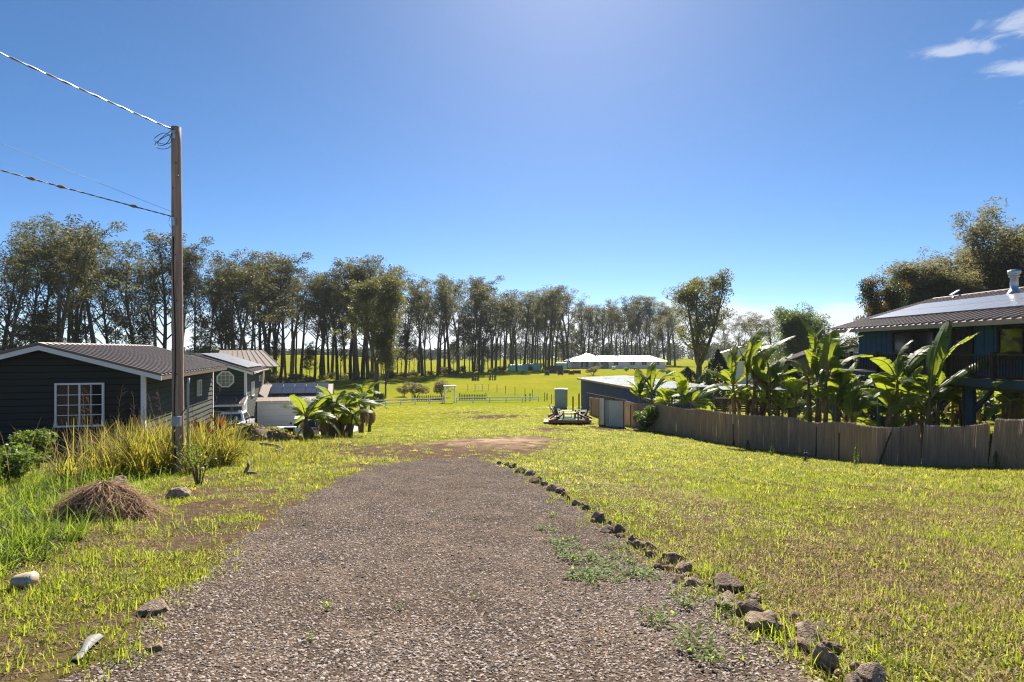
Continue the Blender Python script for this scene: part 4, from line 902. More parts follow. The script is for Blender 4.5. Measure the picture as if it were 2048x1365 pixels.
def porta_shed():
    c = ug(1121, 69); t = thing('portable_shed', 'grey upright metal cabinet shed standing on the far lawn', 'shed', c, R(-12)); Wd, Dp, H_ = 1.35, 1.15, 2.2
    b = MB(); b.lohi((-Wd/2,0,.06),(Wd/2,Dp,H_)); b.build('body', M['shed_grey'], t, bevel=.02)
    for x in (-.36,.0,.36): b = MB(); b.lohi((x - .17, -.02, .15), (x + .17, -.003, H_ - .1)); b.build('wall_panel', M['shed_grey'], t)
    b = MB(); b.lohi((-Wd/2 - .02,.1,.12),(-Wd/2 - .003,Dp - .1,H_ - .12)); dr_ = b.build('door', M['galv'], t)
    b = MB(); b.lohi((-Wd/2 - .05,.25,1.2),(-Wd/2 - .021,.45,1.5)); b.build('vent', M['black'], dr_)
    b = MB(); b.prism([(-Wd/2-.06,-.06,H_+.004),(Wd/2+.06,-.06,H_+.004),(Wd/2+.06,-.06,H_+.05),(0,-.06,H_+.09),(-Wd/2-.06,-.06,H_+.05)], (0,Dp+.12,0)); b.build('roof', M['white'], t)
    b = MB(); b.lohi((-Wd/2-.9,-.1,-.1),(Wd/2+.1,Dp+.1,.05)); b.build('floor_slab', M['concrete'], t)
porta_shed()

# ------------------------------------------------------------------ deck with chairs
DK = hit(1140, 850); DKR = R(-4)
dk = thing('deck_platform', 'low square redwood deck platform on the lawn carrying four chairs', 'deck', DK, DKR)
dw, dd, dh = 3.1, 3.0, .36
for i in range(22): b = MB(); y = i * dd / 22; b.lohi((-dw/2, y + .004, dh - .04), (dw/2, y + dd/22 - .004, dh)); b.build('deck_board', M['wood_red'], dk)
for a_, c_ in (((-dw/2, -.035, .14), (dw/2, -.002, dh - .005)), ((-dw/2 - .035, -.03, .14), (-dw/2 - .002, dd, dh - .005)), ((dw/2 + .002, -.03, .14), (dw/2 + .035, dd, dh - .005))): b = MB(); b.lohi(a_, c_); b.build('rim_board', M['wood_red'], dk)
for x in (-1.4, 0, 1.4):
    for y in (.15, 1.5, 2.85): b = MB(); b.lohi((x - .09, y - .09, -.35), (x + .09, y + .09, dh - .05)); b.build('footing', M['wood_dark'], dk)
b = MB(); b.lohi((-dw/2 - .42, .3, .1), (-dw/2 - .04, 2.4, .16)); b.build('step_board', M['wood_red'], dk)
b = MB(); b.lohi((dw/2 + .04, -.02, .12), (dw/2 + .2, .2, .18)); b.build('step_board', M['wood_red'], dk)
def dkp(x, y): return Matrix.Translation(DK) @ Matrix.Rotation(DKR, 4, 'Z') @ Vector((x, y, dh))
rug = MB(); rug.lohi((-.95, .35, .0), (.95, 2.4, .012)); ro = rug.build('rug', M['rug']); ro.location = dkp(0, 0) + Vector((0, 0, .002)); ro.rotation_euler = (0, 0, DKR); tag(ro, 'green outdoor rug under the low table on the deck', 'rug')
def chair(x, y, rz, m, label):
    t = thing('adirondack_chair', label, 'chair', dkp(x, y) + Vector((0, 0, .014)), rz, 'chairs on the deck')
    # local: sitter faces -y ; back at +y
    for i in range(5): b = MB(); yy = -.42 + i * .1; b.bar((-.27, yy, .36 - i * .025), (.27, yy, .36 - i * .025), .085, .022); b.build('seat_slat', m, t)
    for i in range(5):
        a = (i - 2) * .1; top = .98 - .05 * (i - 2) ** 2; b = MB(); p0 = Vector((a * .85, .06, .24)); p1 = Vector((a * 1.15, .42, top)); b.bar(p0, p1, .088, .02, (0, -1, .3)); b.build('back_slat', m, t)
    for s in (-1, 1):
        b = MB(); b.bar((s*.33, -.45, .57), (s*.33, .32, .54), .13, .025); b.build('armrest', m, t)
        b = MB(); b.bar((s*.3, -.38, .0), (s*.3, -.38, .56), .035, .1, (0,1,0)); b.build('leg', m, t)
        b = MB(); b.bar((s*.28, -.42, .33), (s*.28, .5, .02), .03, .12); b.build('side_rail', m, t)
    b = MB(); b.bar((-.3, .3, .52), (.3, .3, .52), .05, .03); b.build('back_brace', m, t)
chair(-1.15, 1.9, R(85), M['chair_blue'], 'slate blue chair at the back edge of the deck beside a brown one')
chair(-.95, .75, R(140), M['chair_brown'], 'dark brown chair with rounded back at the near corner of the deck')
chair(.95, 1.9, R(-45), M['chair_blue'], 'slate blue chair at the back of the deck, next to the outhouse side')
chair(1.1, .8, R(-120), M['chair_brown'], 'dark brown chair facing inward on the outhouse side of the deck')
t = thing('coffee_table', 'low pale wooden table in the middle of the deck', 'table', dkp(-.05, .95) + Vector((0,0,.014)), DKR)
b = MB(); b.lohi((-.5,-.3,.42),(.5,.3,.46)); b.build('tabletop', M['wood_table'], t)
for x in (-.42,.42):
    for y in (-.24,.24): b = MB(); b.lohi((x-.04,y-.04,0),(x+.04,y+.04,.419)); b.build('leg', M['wood_table'], t)
t = thing('side_table', 'small pale slatted side table behind the low table on the deck', 'table', dkp(-.1, 2.0) + Vector((0,0,.014)), DKR)
for i in range(4): b = MB(); b.lohi((-.3, -.2 + i*.1, .46), (.3, -.11 + i*.1, .49)); b.build('top_slat', M['white'], t)
for x in (-.25,.25):
    for y in (-.15,.15): b = MB(); b.lohi((x-.025,y-.025,0),(x+.025,y+.025,.459)); b.build('leg', M['white'], t)

# ------------------------------------------------------------------ blue house on stilts
def stilt_house():
    # local frame: x along the facade towards the camera (world -y), y into the house (world +x); origin: far facade corner at deck floor
    X0, Y0 = 21.2, 36.7; zf_ = 1.65 - 1.15
    t = thing('stilt_house', 'dark blue house on stilts with ribbed roof, solar panels and railed deck', 'house', (X0, Y0, zf_), 0)
    def V3(s, d, z): return Vector((d - .022 * s * -1 * 0, -s, z))     # s: towards camera, d: into the house
    Ln, Dp, Hh = 18.0, 11.0, 2.55; pit = .29
    b = MB(); b.prism([(0,0,-.25),(0,-Ln,-.25),(0,-Ln,Hh),(0,0,Hh)], (Dp,0,0)); b.build('wall_core', M['blue_house'], t)
    b = MB(); b.prism([(0,0,Hh + .004),(Dp,0,Hh + .004),(Dp/2,0,Hh + Dp/2*pit)], (0,-.08,0)); b.build('gable_wall', M['blue_house'], t)
    for i in range(33): b = MB(); s = .25 + i * .5; b.lohi((-.03, -s - .025, 0), (-.002, -s + .025, Hh - .02)); b.build('batten', M['blue_house'], t)
    for i in range(10): b = MB(); d = .3 + i * 1.1; b.lohi((d - .03, .002, -.2), (d + .03, .03, Hh - .02)); b.build('batten', M['blue_house'], t)
    ov = 1.2; ze = Hh + .05 - ov * pit + .12; zr = Hh + .17 + Dp/2 * pit
    roof_plane(t, (Dp/2, 1.3, zr), (Dp/2, -Ln - 1, zr), (-ov, -Ln - 1, ze), (-ov, 1.3, ze), .04, M['roof_blue_house'], .48, .085, .05)
    roof_plane(t, (Dp/2, 1.3, zr), (Dp/2, -Ln - 1, zr), (Dp + ov, -Ln - 1, ze), (Dp + ov, 1.3, ze), .04, M['roof_blue_house'], .42, .05, .05)
    b = MB(); b.tube([(Dp/2, 1.32, zr + .06), (Dp/2, -Ln - 1, zr + .06)], .09, 8); b.build('ridge_cap', M['roof_tan'], t)
    b = MB(); b.lohi((-ov - .03, -Ln - 1, ze - .17), (-ov - .002, 1.3, ze + .02)); b.build('fascia', M['wood_table'], t)
    b = MB(); p0 = Vector((Dp/2, 1.31, zr)); p1 = Vector((-ov, 1.31, ze)); b.prism([p0, p1, p1 - Vector((0,0,.18)), p0 - Vector((0,0,.18))], (0,.03,0)); b.build('barge_board', M['wood_table'], t)
    b = MB(); b.lohi((-ov + .02, -Ln - .9, ze - .06), (-.05, 1.2, ze - .03)); b.build('soffit', M['brown_trim'], t)
    def rp(tt, s, up): return Vector((-ov + (Dp/2 + ov) * tt, -s, ze + (zr - ze) * tt + up))
    for i in range(14):
        for j in range(2):
            s0 = .2 + i * 1.02 - .0; t0 = .26 + j * .235; b = MB(); b.prism([rp(t0, s0, .15), rp(t0 + .23, s0, .15), rp(t0 + .23, s0 + 1.0, .15), rp(t0, s0 + 1.0, .15)], (0,0,.04)); b.build('solar_panel', M['solar_pale'], t)
    # chimney flue
    q = rp(.75, 6.8, 0); b = MB(); b.lathe([(.34,-.05),(.34,.08),(.2,.32),(.17,.34),(.17,.95),(.22,.96),(.22,1.02),(.2,1.03),(.2,1.1),(.27,1.12),(.27,1.3),(.05,1.34)], 18, q); b.build('flue', M['galv'], t, True)
    q = rp(.95, .9, .05); b = MB(); b.tube([q, q + Vector((0,0,.3))], .02, 6); b.bar(q + Vector((-.35,-.2,.16)), q + Vector((.5,.3,.5)), .16, .03); b.lathe([(.14,0),(.05,.1)], 8, q); b.build('antenna', M['galv'], t)
    # deck
    dx = 1.75
    b = MB(); b.lohi((-dx, -Ln - .5, -.06), (-.005, .9, -.02)); b.build('deck_floor', M['brown_trim'], t)
    b = MB(); b.lohi((-dx - .05, -Ln - .5, -.36), (-dx + .02, .9, -.065)); b.build('rim_beam', M['blue_beam'], t)
    b = MB(); b.lohi((-dx, .86, -.36), (0, .92, -.065)); b.build('rim_beam', M['blue_beam'], t)
    b = MB(); b.lohi((-dx + .03, -Ln - .4, -.5), (Dp, .8, -.37)); b.build('floor_frame', M['brown_trim'], t)
    b = MB(); b.lohi((-dx - .02, -Ln - .5, .93), (-dx + .12, .92, .98)); b.build('top_rail', M['brown_trim'], t)
    b = MB(); b.lohi((-dx + .02, -Ln - .5, .08), (-dx + .08, .9, .12)); b.build('bottom_rail', M['brown_trim'], t)
    bal = MB(); bal.lohi((-.018, -.018, .122), (.018, .018, .928)); bme = bal.mesh('baluster', M['brown_trim'])
    for i in range(118): obj('baluster', bme, t, (-dx + .05, .8 - i * .15, 0))
    for i in range(8): obj('baluster', bme, t, (-dx + .25 + i * .19, .88, 0))
    b = MB(); b.lohi((-dx + .14, .84, .93), (0, .92, .98)); b.build('top_rail', M['brown_trim'], t)
    for s in (-.85, 2.2, 4.7, 7.2, 9.8, 12.4): b = MB(); b.lohi((-dx - .03, -s - .06, -.2), (-dx + .13, -s + .06, 1.08)); b.build('rail_post', M['brown_trim'], t)
    for s in (0, 4.5, 8.6, 10.8):
        for d in (-dx + .35, 3.2, 6.5):
            zz = float(zf(X0 + d, Y0 - s)) - zf_; b = MB(); b.tube([(d, -s, zz - .3), (d, -s, -.5)], .19, 14); b.build('stilt', M['blue_beam'], t, True)
    for s in (4.5, 8.6, 10.8):
        b = MB(); b.bar((-dx + .35, -s - .15, -1.5), (-dx + .35, -s - 1.15, -.52), .14, .14); b.build('knee_brace', M['blue_beam'], t)
    # windows and door on the facade (x ~ 0, outward -x)
    window(t, (-.03, -3.4, .75), (0,-1,0), (-1,0,0), 3.3, 1.4, 2, 0, .1, fm='brown_trim')
    dr_ = MB(); dr_.lohi((-.06, -9.0, .02), (-.01, -8.0, 2.1)); do = dr_.build('door', M['brown_trim'], t)
    b = MB(); fan = [(-.07, -8.5 + .34 * math.cos(a), 1.55 + .34 * math.sin(a)) for a in np.linspace(0, math.pi, 9)]; b.prism(fan, (.008,0,0)); b.build('fan_light', M['glass'], do)
    b = MB(); b.lohi((-.085, -8.38, 1.4), (-.072, -8.2, 1.62)); b.build('red_notice', M['red_lamp'], do)
    for a in np.linspace(.3, 2.84, 5): b = MB(); b.bar((-.078, -8.5, 1.55), (-.078, -8.5 + .34 * math.cos(a), 1.55 + .34 * math.sin(a)), .018, .012); b.build('glazing_bar', M['brown_trim'], do)
    for a_, c_ in (((-.07, -9.16, 0), (-.004, -9.02, 2.2)), ((-.07, -7.98, 0), (-.004, -7.84, 2.2)), ((-.07, -9.16, 2.205), (-.004, -7.84, 2.33))): b = MB(); b.lohi(a_, c_); b.build('door_trim', M['brown_trim'], t)
    window(t, (-.03, -10.6, .75), (0,-1,0), (-1,0,0), 2.6, 1.4, 2, 0, .1, fm='brown_trim')
stilt_house()
def add_darkening_screen():  # screen added to keep the space under the house dark
    t = thing('darkening_screen', 'dark board screen added to darken the far side under the stilt house', 'screen', on(29.5, 36)); O = on(29.5, 36)
    for i in range(58):
        y = 36 - i * .3; z = float(zf(29.5, y)); b = MB(); b.lohi((-.03, y - 36 - .13, z - O.z - .2), (.0, y - 36 + .13, .1 - O.z)); b.build('board', M['wood_dark'], t)
add_darkening_screen()
def grey_house():
    c = ug(1640, 66); t = thing('grey_house', 'grey house with white windows half hidden behind the banana leaves', 'house', c, R(-20)); W, L_, E_ = 9, 8, 4.6
    b = MB(); b.prism([(-W/2,0,-1),(W/2,0,-1),(W/2,0,E_),(0,0,E_ + 1.9),(-W/2,0,E_)], (0,L_,0)); b.build('wall_core', M['grey_house'], t)
    for s in (-1, 1): roof_plane(t, (0,-.6,E_ + 2.1), (0,L_,E_ + 2.1), (s*(W/2 + .7),L_,E_ - .05), (s*(W/2 + .7),-.6,E_ - .05), .08, M['roof_brown'], .4)
    for s in (-1, 1):
        b = MB(); p0 = Vector((0,-.62,E_ + 2.09)); p1 = Vector((s*(W/2 + .7),-.62,E_ - .06)); b.prism([p0, p1, p1 - Vector((0,0,.2)), p0 - Vector((0,0,.2))], (0,.03,0)); b.build('barge_board', M['brown_trim'], t)
    for x in (-2.6, .1, 2.3): window(t, (x, -.01, 3.0), (1,0,0), (0,-1,0), .9, 1.3, 1, 0, .09)
    window(t, (-3.6, -.01, .6), (1,0,0), (0,-1,0), 1.4, 1.2, 2, 0, .09)
grey_house()
def far_house():
    c = ug(1483, 110); t = thing('far_cottage', 'small pale cottage far behind the banana clump, mostly hidden', 'house', c, R(-15)); zt = EYE - (706 - CV) / F * 110 - c.z
    b = MB(); b.prism([(-3,0,-1),(3,0,-1),(3,0,zt),(0,0,zt + 1.0),(-3,0,zt)], (0,6,0)); b.build('wall_core', M['ranch_wall'], t)
    for s in (-1, 1): roof_plane(t, (0,-.5,zt + 1.1), (0,6,zt + 1.1), (s*3.6,6,zt - .1), (s*3.6,-.5,zt - .1), .08, M['roof_white'], 0)
    window(t, (-.6,-.01,zt - 1.6), (1,0,0), (0,-1,0), 1.2, 1.1, 2, 0, .09)
far_house()
def carport():
    c = ug(1500, 52); t = thing('carport', 'low open carport with thin blue roof behind the banana stems', 'carport', c, R(-8)); zt = EYE - (783 - CV) / F * 52 - c.z
    b = MB(); b.prism([(-2.3,0,zt),(3.6,0,zt + .05),(3.6,4,zt + .3),(-2.3,4,zt + .25)], (0,0,.12)); b.build('roof', M['blue_beam'], t)
    for x in (-2.2, .6, 3.5):
        for y in (.1, 3.9): b = MB(); b.lohi((x - .06, y - .06, -.3), (x + .06, y + .06, zt + .01)); b.build('post', M['wood_dark'], t)
    for i in range(5): b = MB(); b.lohi((-2.2, 3.95, .2 + i*.22), (3.5, 3.98, .36 + i*.22)); b.build('slat', M['wood_dark'], t)
carport()
def garden_arch():
    c = ug(1447, 50); t = thing('garden_trellis', 'small vine topped wooden trellis in the dark gap left of the banana clump', 'trellis', c, R(10))
    for x in (-.6,.6):
        for y in (0,.8): b = MB(); b.lohi((x-.04,y-.04,-.1),(x+.04,y+.04,1.75)); b.build('post', M['wood_dark'], t)
    for i in range(6): b = MB(); b.lohi((-.75,-.1 + i*.18,1.755),(.75,-.06 + i*.18,1.81)); b.build('slat', M['wood_dark'], t)
garden_arch()

# ------------------------------------------------------------------ white rail fences, arbour, pickets
def rail_fence(pa, pb2, n_, label, hgt=.8):
    a, c = pa, pb2; t = thing('rail_fence', label, 'fence', a, 0, 'white rail fences'); 
    pts = [on(a.x + (c.x - a.x) * i / n_, a.y + (c.y - a.y) * i / n_) - a for i in range(n_ + 1)]
    for p in pts: b = MB(); b.lohi((p.x - .065, p.y - .065, p.z - .3), (p.x + .065, p.y + .065, p.z + hgt)); b.build('post', M['vinyl'], t)
    for p, q in zip(pts, pts[1:]):
        for h in (.3, .68): b = MB(); d = (q - p).normalized() * .067; b.bar(p + d + Vector((0,0,h)), q - d + Vector((0,0,h)), .04, .14); b.build('rail', M['vinyl'], t)
AR = ug(899, 83)
rail_fence(ug(740, 75), on(AR.x - .95, AR.y), 5, 'white two rail fence running from the trees to the white arbour')
rail_fence(on(AR.x + .95, AR.y), ug(1077, 85), 5, 'white two rail fence between the arbour and the grey cabinet shed')
t = thing('arbour', 'white garden arbour standing in the gap of the rail fence', 'arbour', AR)
for s in (-1,1):
    b = MB(); b.lohi((s*.66 - .07, -.07, -.3), (s*.66 + .07, .07, 2.2)); b.build('post', M['vinyl'], t); b = MB(); b.lohi((s*.66 - .07, .6, -.3), (s*.66 + .07, .74, 2.2)); b.build('post', M['vinyl'], t)
    b = MB(); b.tube([(s*.59,0,1.65),(s*.5,0,1.9),(s*.3,0,2.1),(s*.1,0,2.17)], .05, 6); b.build('arch_brace', M['vinyl'], t)
b = MB(); b.lohi((-.86,-.16,2.2),(.86,.85,2.38)); b.build('top_beam', M['vinyl'], t, bevel=.02)
def pickets(u0, u1, D, n_, label):
    a = ug(u0, D); c = ug(u1, D); t = thing('picket_fence', label, 'fence', a, 0, 'dark picket fences'); pm = MB(); pm.prism([(-.05,-.012,0),(.05,-.012,0),(.05,-.012,.78),(0,-.012,.86),(-.05,-.012,.78)], (0,.024,0)); me_ = pm.mesh('picket', M['wood_dark'])
    for i in range(n_):
        p = on(a.x + (c.x - a.x) * i / (n_ - 1), a.y + (c.y - a.y) * i / (n_ - 1)) - a; obj('picket', me_, t, p)
    for h in (.22,.6): b = MB(); b.bar(Vector((0,.03,h)), c - a + Vector((0,.03,h)), .03, .07); b.build('rail', M['wood_dark'], t)
    for p in (Vector((0,.08,0)), c - a + Vector((0,.08,0))): b = MB(); b.lohi((p.x-.05,p.y-.05,p.z-.2),(p.x+.05,p.y+.05,p.z+1.05)); b.build('post', M['wood_dark'], t)
pickets(824, 890, 86, 19, 'dark picket fence behind the shrubs left of the arbour'); pickets(919, 972, 88, 17, 'dark picket fence right of the arbour, behind the white rails')
def wire_fence():
    pts_ = [(935,768,104),(950,770,104),(965.5,771,104),(977,772,104),(994,774,102),(1011,777,100),(1030,779,97),(1050,781,94),(1065,783,92),(1089,784,86),(1103,787,82)]
    p0 = ug(pts_[0][0], pts_[0][2]); t = thing('wire_fence', 'thin wire fence with slim posts crossing the pasture behind the arbour', 'fence', p0); tops = []
    for u, v, D in pts_:
        p = ug(u, D) - p0; b = MB(); b.tube([p - Vector((0,0,.2)), p + Vector((0,0,1.25))], .045, 6); b.build('post', M['galv'] if u < 980 else M['wood_dark'], t); tops.append(p)
    for h in (.35,.75,1.15): b = MB(); b.tube([p + Vector((0,0,h)) for p in tops], .008, 4); b.build('wire', M['galv'], t)
    a, c = tops[1], tops[2]; b = MB()
    for h in (.15,1.1): b.bar(a + Vector((.1,0,h)), c + Vector((-.1,0,h)), .05, .05)
    for k_ in (.08,.5,.92): q = a.lerp(c, k_); b.bar(q + Vector((0,0,.15)), q + Vector((0,0,1.1)), .04, .04)
    b.build('gate', M['galv'], t)
wire_fence()
def stake_group():
    for i, (u, D, h, m, lab) in enumerate([(1158,64,1.9,'wood_dark','dark wooden post standing by the corner of the blue shed'),(1146,66,1.5,'post_steel','thin steel stake beside the dark post near the blue shed'),(1051,86,1.0,'wood_dark','short dark stump post at the end of the white rail fence'),(1060,87,1.1,'wood_dark','second short dark post beyond the end of the rail fence'),(1094,88,1.0,'wood_dark','dark low post next to the grey cabinet shed')]):
        p = ug(u, D); b = MB(); b.lohi((-.07,-.07,-.3),(.07,.07,h * .97)); o = thing('fence_post', lab, 'post', p); b.build('shaft', M[m], o); b = MB(); b.prism([(-.07,-.07,h*.972),(.07,-.07,h*.972),(.0,0,h)], (0,.14,0)); b.build('cap', M[m], o)
stake_group()
def cage(u, D, w_, label):
    c = ug(u, D); t = thing('tree_guard', label, 'tree guard', c, R(20), 'wooden tree guards in the pasture')
    for i in range(10):
        a = 2 * math.pi * i / 10; b = MB(); b.box((w_/2*math.cos(a), w_/2*math.sin(a), .5), (.16,.16,1.0 + .1 * math.sin(i*3))); b.build('slat', M['wood_dark'], t)
    b = MB(); b.tube([(w_/2*math.cos(a), w_/2*math.sin(a), .8) for a in np.linspace(0, 6.28, 11)], .04, 5); b.build('hoop', M['wood_dark'], t)
cage(951, 128, 1.5, 'dark wooden tree guard with a sapling inside, on the pasture'); cage(985, 130, 1.5, 'dark wooden tree guard beside the one with the sapling')
# ------------------------------------------------------------------ greenhouses, planters, ranch house
def tunnel(u0, u1, D, h, label):
    a = ug(u0, D); c = ug(u1, D); L_ = c.x - a.x; t = thing('hoop_greenhouse', label, 'greenhouse', a, 0, 'green hoop tunnels'); dpt = 3.4; n_ = 12
    mb = MB(); vs_ = []
    for j in range(9):
        for i in range(n_ + 1):
            an = math.pi * i / n_; sag = .03 * math.sin(j * math.pi); x = L_ * j / 8
            vs_.append((x, dpt/2 - dpt/2 * math.cos(an), h * (math.sin(an) ** .65) * (1 - .03 * (j % 2)) if 0 < i < n_ else -.1))
    k_ = n_ + 1; mb.add(vs_, [(j*k_+i, j*k_+i+1, (j+1)*k_+i+1, (j+1)*k_+i) for j in range(8) for i in range(n_)] + [tuple(range(k_)), tuple(range(8*k_, 9*k_))]); mb.build('film', M['gh_film'], t, True)
    for j in range(0, 9, 2):
        b = MB(); b.tube([(L_*j/8, dpt/2 - (dpt/2 + .03)*math.cos(math.pi*i/n_), (h + .03) * math.sin(math.pi*i/n_) ** .65) for i in range(n_ + 1)], .03, 5); b.build('hoop', M['vinyl'], t)
tunnel(1016, 1056, 176, 1.95, 'pale green hoop greenhouse nearest in the pasture'); tunnel(1044, 1081, 182, 2.1, 'pale green hoop greenhouse tucked behind the nearest one'); tunnel(1113, 1134, 192, 2.3, 'small green hoop greenhouse beside the white ranch house')
def planter(u, D, w_, label):
    c = ug(u, D); t = thing('raised_planter', label, 'planter', c, 0, 'raised planters before the ranch house')
    for s in (-1,1):
        for y in (0, 1.0): b = MB(); b.lohi((s*w_/2 - .09, y - .09, -.1), (s*w_/2 + .09, y + .09, 1.0)); b.build('post', M['wood_grey'], t)
    for i in range(4): b = MB(); b.lohi((-w_/2, -.02, .2 + i*.19), (w_/2, .02, .36 + i*.19)); b.build('slat', M['wood_dark'], t)
    b = MB(); b.lohi((-w_/2, .03, .1), (w_/2, 1.0, .85)); b.build('bed', M['wood_dark'], t)
for i, (u, D, w_) in enumerate([(1094,150,1.0),(1105,158,2.0),(1121,152,1.2),(1133,160,1.6),(1143,154,1.2),(1154,158,1.8)]): planter(u, D, w_, ('leftmost','second','third','fourth','fifth','rightmost')[i] + ' dark slatted raised planter in the row below the white ranch house')
def netting():
    c = ug(1112, 172); t = thing('netting_enclosure', 'brown netting enclosure standing between greenhouse and ranch house', 'enclosure', c)
    b = MB(); b.lohi((-1.9,0,.1),(1.9,.03,1.75)); b.build('net', M['mesh_net'], t); b = MB(); b.lohi((-1.93,.04,.1),(-1.9,2.5,1.75)); b.build('net', M['mesh_net'], t)
    for x in (-1.9,0,1.9): b = MB(); b.lohi((x-.05,-.06,-.1),(x+.05,-.005,1.95)); b.build('post', M['wood_dark'], t)
netting()
def ranch():
    D = 200.0; c = ug(1135, D); z0 = c.z; t = thing('ranch_house', 'long white ranch house with gleaming white roof and posted porch', 'house', c); k_ = D / F
    ez = EYE - 22.0 * k_ - z0; rz = EYE - 11.5 * k_ - z0; pz = EYE - 6.5 * k_ - z0
    def X(u): return (u - 1135) * k_
    Dp = 13.0
    b = MB(); b.lohi((X(1219), 1.0, -.5), (X(1332), Dp - 1, ez - .02)); b.build('wall', M['ranch_wall'], t)
    b = MB(); b.lohi((X(1142), 4.5, -.5), (X(1218.9), Dp - 1, ez - .02)); b.build('porch_back_wall', M['ranch_wall'], t)
    def hip(u0, u1, ur0, ur1, zt, name, y0=0, y1=Dp):
        mb = MB(); ym = (y0 + y1) / 2; v = [(X(u0),y0,ez),(X(u1),y0,ez),(X(u1),y1,ez),(X(u0),y1,ez),(X(ur0),ym,zt),(X(ur1),ym,zt)]
        mb.add(v, [(0,1,5,4),(2,3,4,5),(3,0,4),(1,2,5),(3,2,1,0)])
        for uu in np.arange(u0 + 1.5, u1 - 1, 2.4):
            tt = 1.0
            if uu < ur0: tt = (uu - u0) / (ur0 - u0)
            if uu > ur1: tt = (u1 - uu) / (u1 - ur1)
            mb.bar((X(uu), y0, ez + .03), (X(uu), y0 + (ym - y0) * tt, ez + (zt - ez) * tt + .03), .06, .05)
        return mb.build(name, M['roof_white'], t)
    hip(1196, 1337, 1199, 1309, rz, 'roof', 0.3, Dp); hip(1134, 1218, 1178, 1182, pz, 'porch_roof', -.3, Dp + 2)
    b = MB(); b.lohi((X(1155), .9, ez + .45), (X(1204), 1.0, ez + .53)); 
    for i in range(6): b = MB(); x = X(1154) + i * 1.35; y = 1.0; b.prism([(x,.3,ez+.32),(x+1.3,.3,ez+.32),(x+1.3,1.9,ez+.78),(x,1.9,ez+.78)], (0,0,.05)); b.build('solar_panel', M['solar_pale'], t)
    for u in (1141.6,1160,1180,1200,1218.5):
        b = MB(); b.lohi((X(u) - .13, .1, -.3), (X(u) + .13, .36, ez - .03)); b.build('porch_post', M['vinyl'], t)
        for s in (-1,1): b = MB(); b.bar((X(u) + s*.1,.2,ez - .75), (X(u) + s*.65,.2,ez - .12), .1, .1); b.build('post_brace', M['vinyl'], t)
    for u0, u1 in ((1228,1238),(1261,1272),(1284.6,1295),(1314,1321)): window(t, (X(u0), .99, 1.1), (1,0,0), (0,-1,0), X(u1) - X(u0), 1.35, 2, 0, .09, glass='glass')
    for u0 in (1164,1174,1190,1204): window(t, (X(u0), 4.49, .3), (1,0,0), (0,-1,0), 1.0, 1.9, 1, 0, .09)
    b = MB(); b.lohi((X(1140), .4, -.4), (X(1218), 4.4, .06)); b.build('porch_floor', M['concrete'], t)
    q = thing('water_tank', 'white cube shaped tank on the lawn before the ranch house', 'tank', ug(1228, 190)); b = MB(); b.lohi((-.55,0,.1),(.55,1.1,1.05)); b.build('body', M['white'], q, bevel=.06); b = MB(); b.lohi((-.6,-.05,-.05),(.6,1.15,.097)); b.build('pallet', M['wood_grey'], q); b = MB(); b.lathe([(.2,1.05),(.2,1.12),(.05,1.14)], 12, (0,.55,0)); b.build('cap', M['black'], q)
    for u, lab, D2 in ((1271,'small red garden cart on the lawn before the ranch house',188),):
        q = thing('garden_cart', lab, 'cart', ug(u, D2)); b = MB(); b.lohi((-.5,-.3,.35),(.5,.3,.8)); b.build('tray', M['red_lamp'], q, bevel=.03)
        for x in (-.35,.35): wheel(q, x, -.2, .2, 1)
ranch()
# ------------------------------------------------------------------ foliage helpers
def leaf_quads(C, size, rg_, aspect=.4, droop=.3, sz_var=.35):
    """diamond leaves at centres C (n,3); returns verts, quads"""
    n_ = len(C); a = rg_.uniform(0, 2*np.pi, n_); el = rg_.normal(-droop, .5, n_)
    d = np.stack([np.cos(a)*np.cos(el), np.sin(a)*np.cos(el), np.sin(el)], 1); r = rg_.normal(size=(n_,3)); s = np.cross(d, r); s /= np.linalg.norm(s, axis=1)[:, None] + 1e-9
    l = size * rg_.uniform(1 - sz_var, 1 + sz_var, n_)[:, None]
    up = np.cross(d, s) * l * .08
    V_ = np.stack([C - d*l*.5, C + s*l*aspect*.5 + up, C + d*l*.5, C - s*l*aspect*.5 + up], 1).reshape(-1, 3)
    return V_, np.arange(n_*4).reshape(-1, 4)
def clump_pts(c, r, n_, rg_, flat=.7, shell=.5):
    p = rg_.normal(size=(n_,3)); p /= np.linalg.norm(p, axis=1)[:, None]; rad = rg_.random(n_) ** (1/3) * (1 - shell) + shell * (.75 + .3 * rg_.random(n_))
    p = p * rad[:, None] * r; p[:, 2] *= flat
    return p + np.asarray(c)
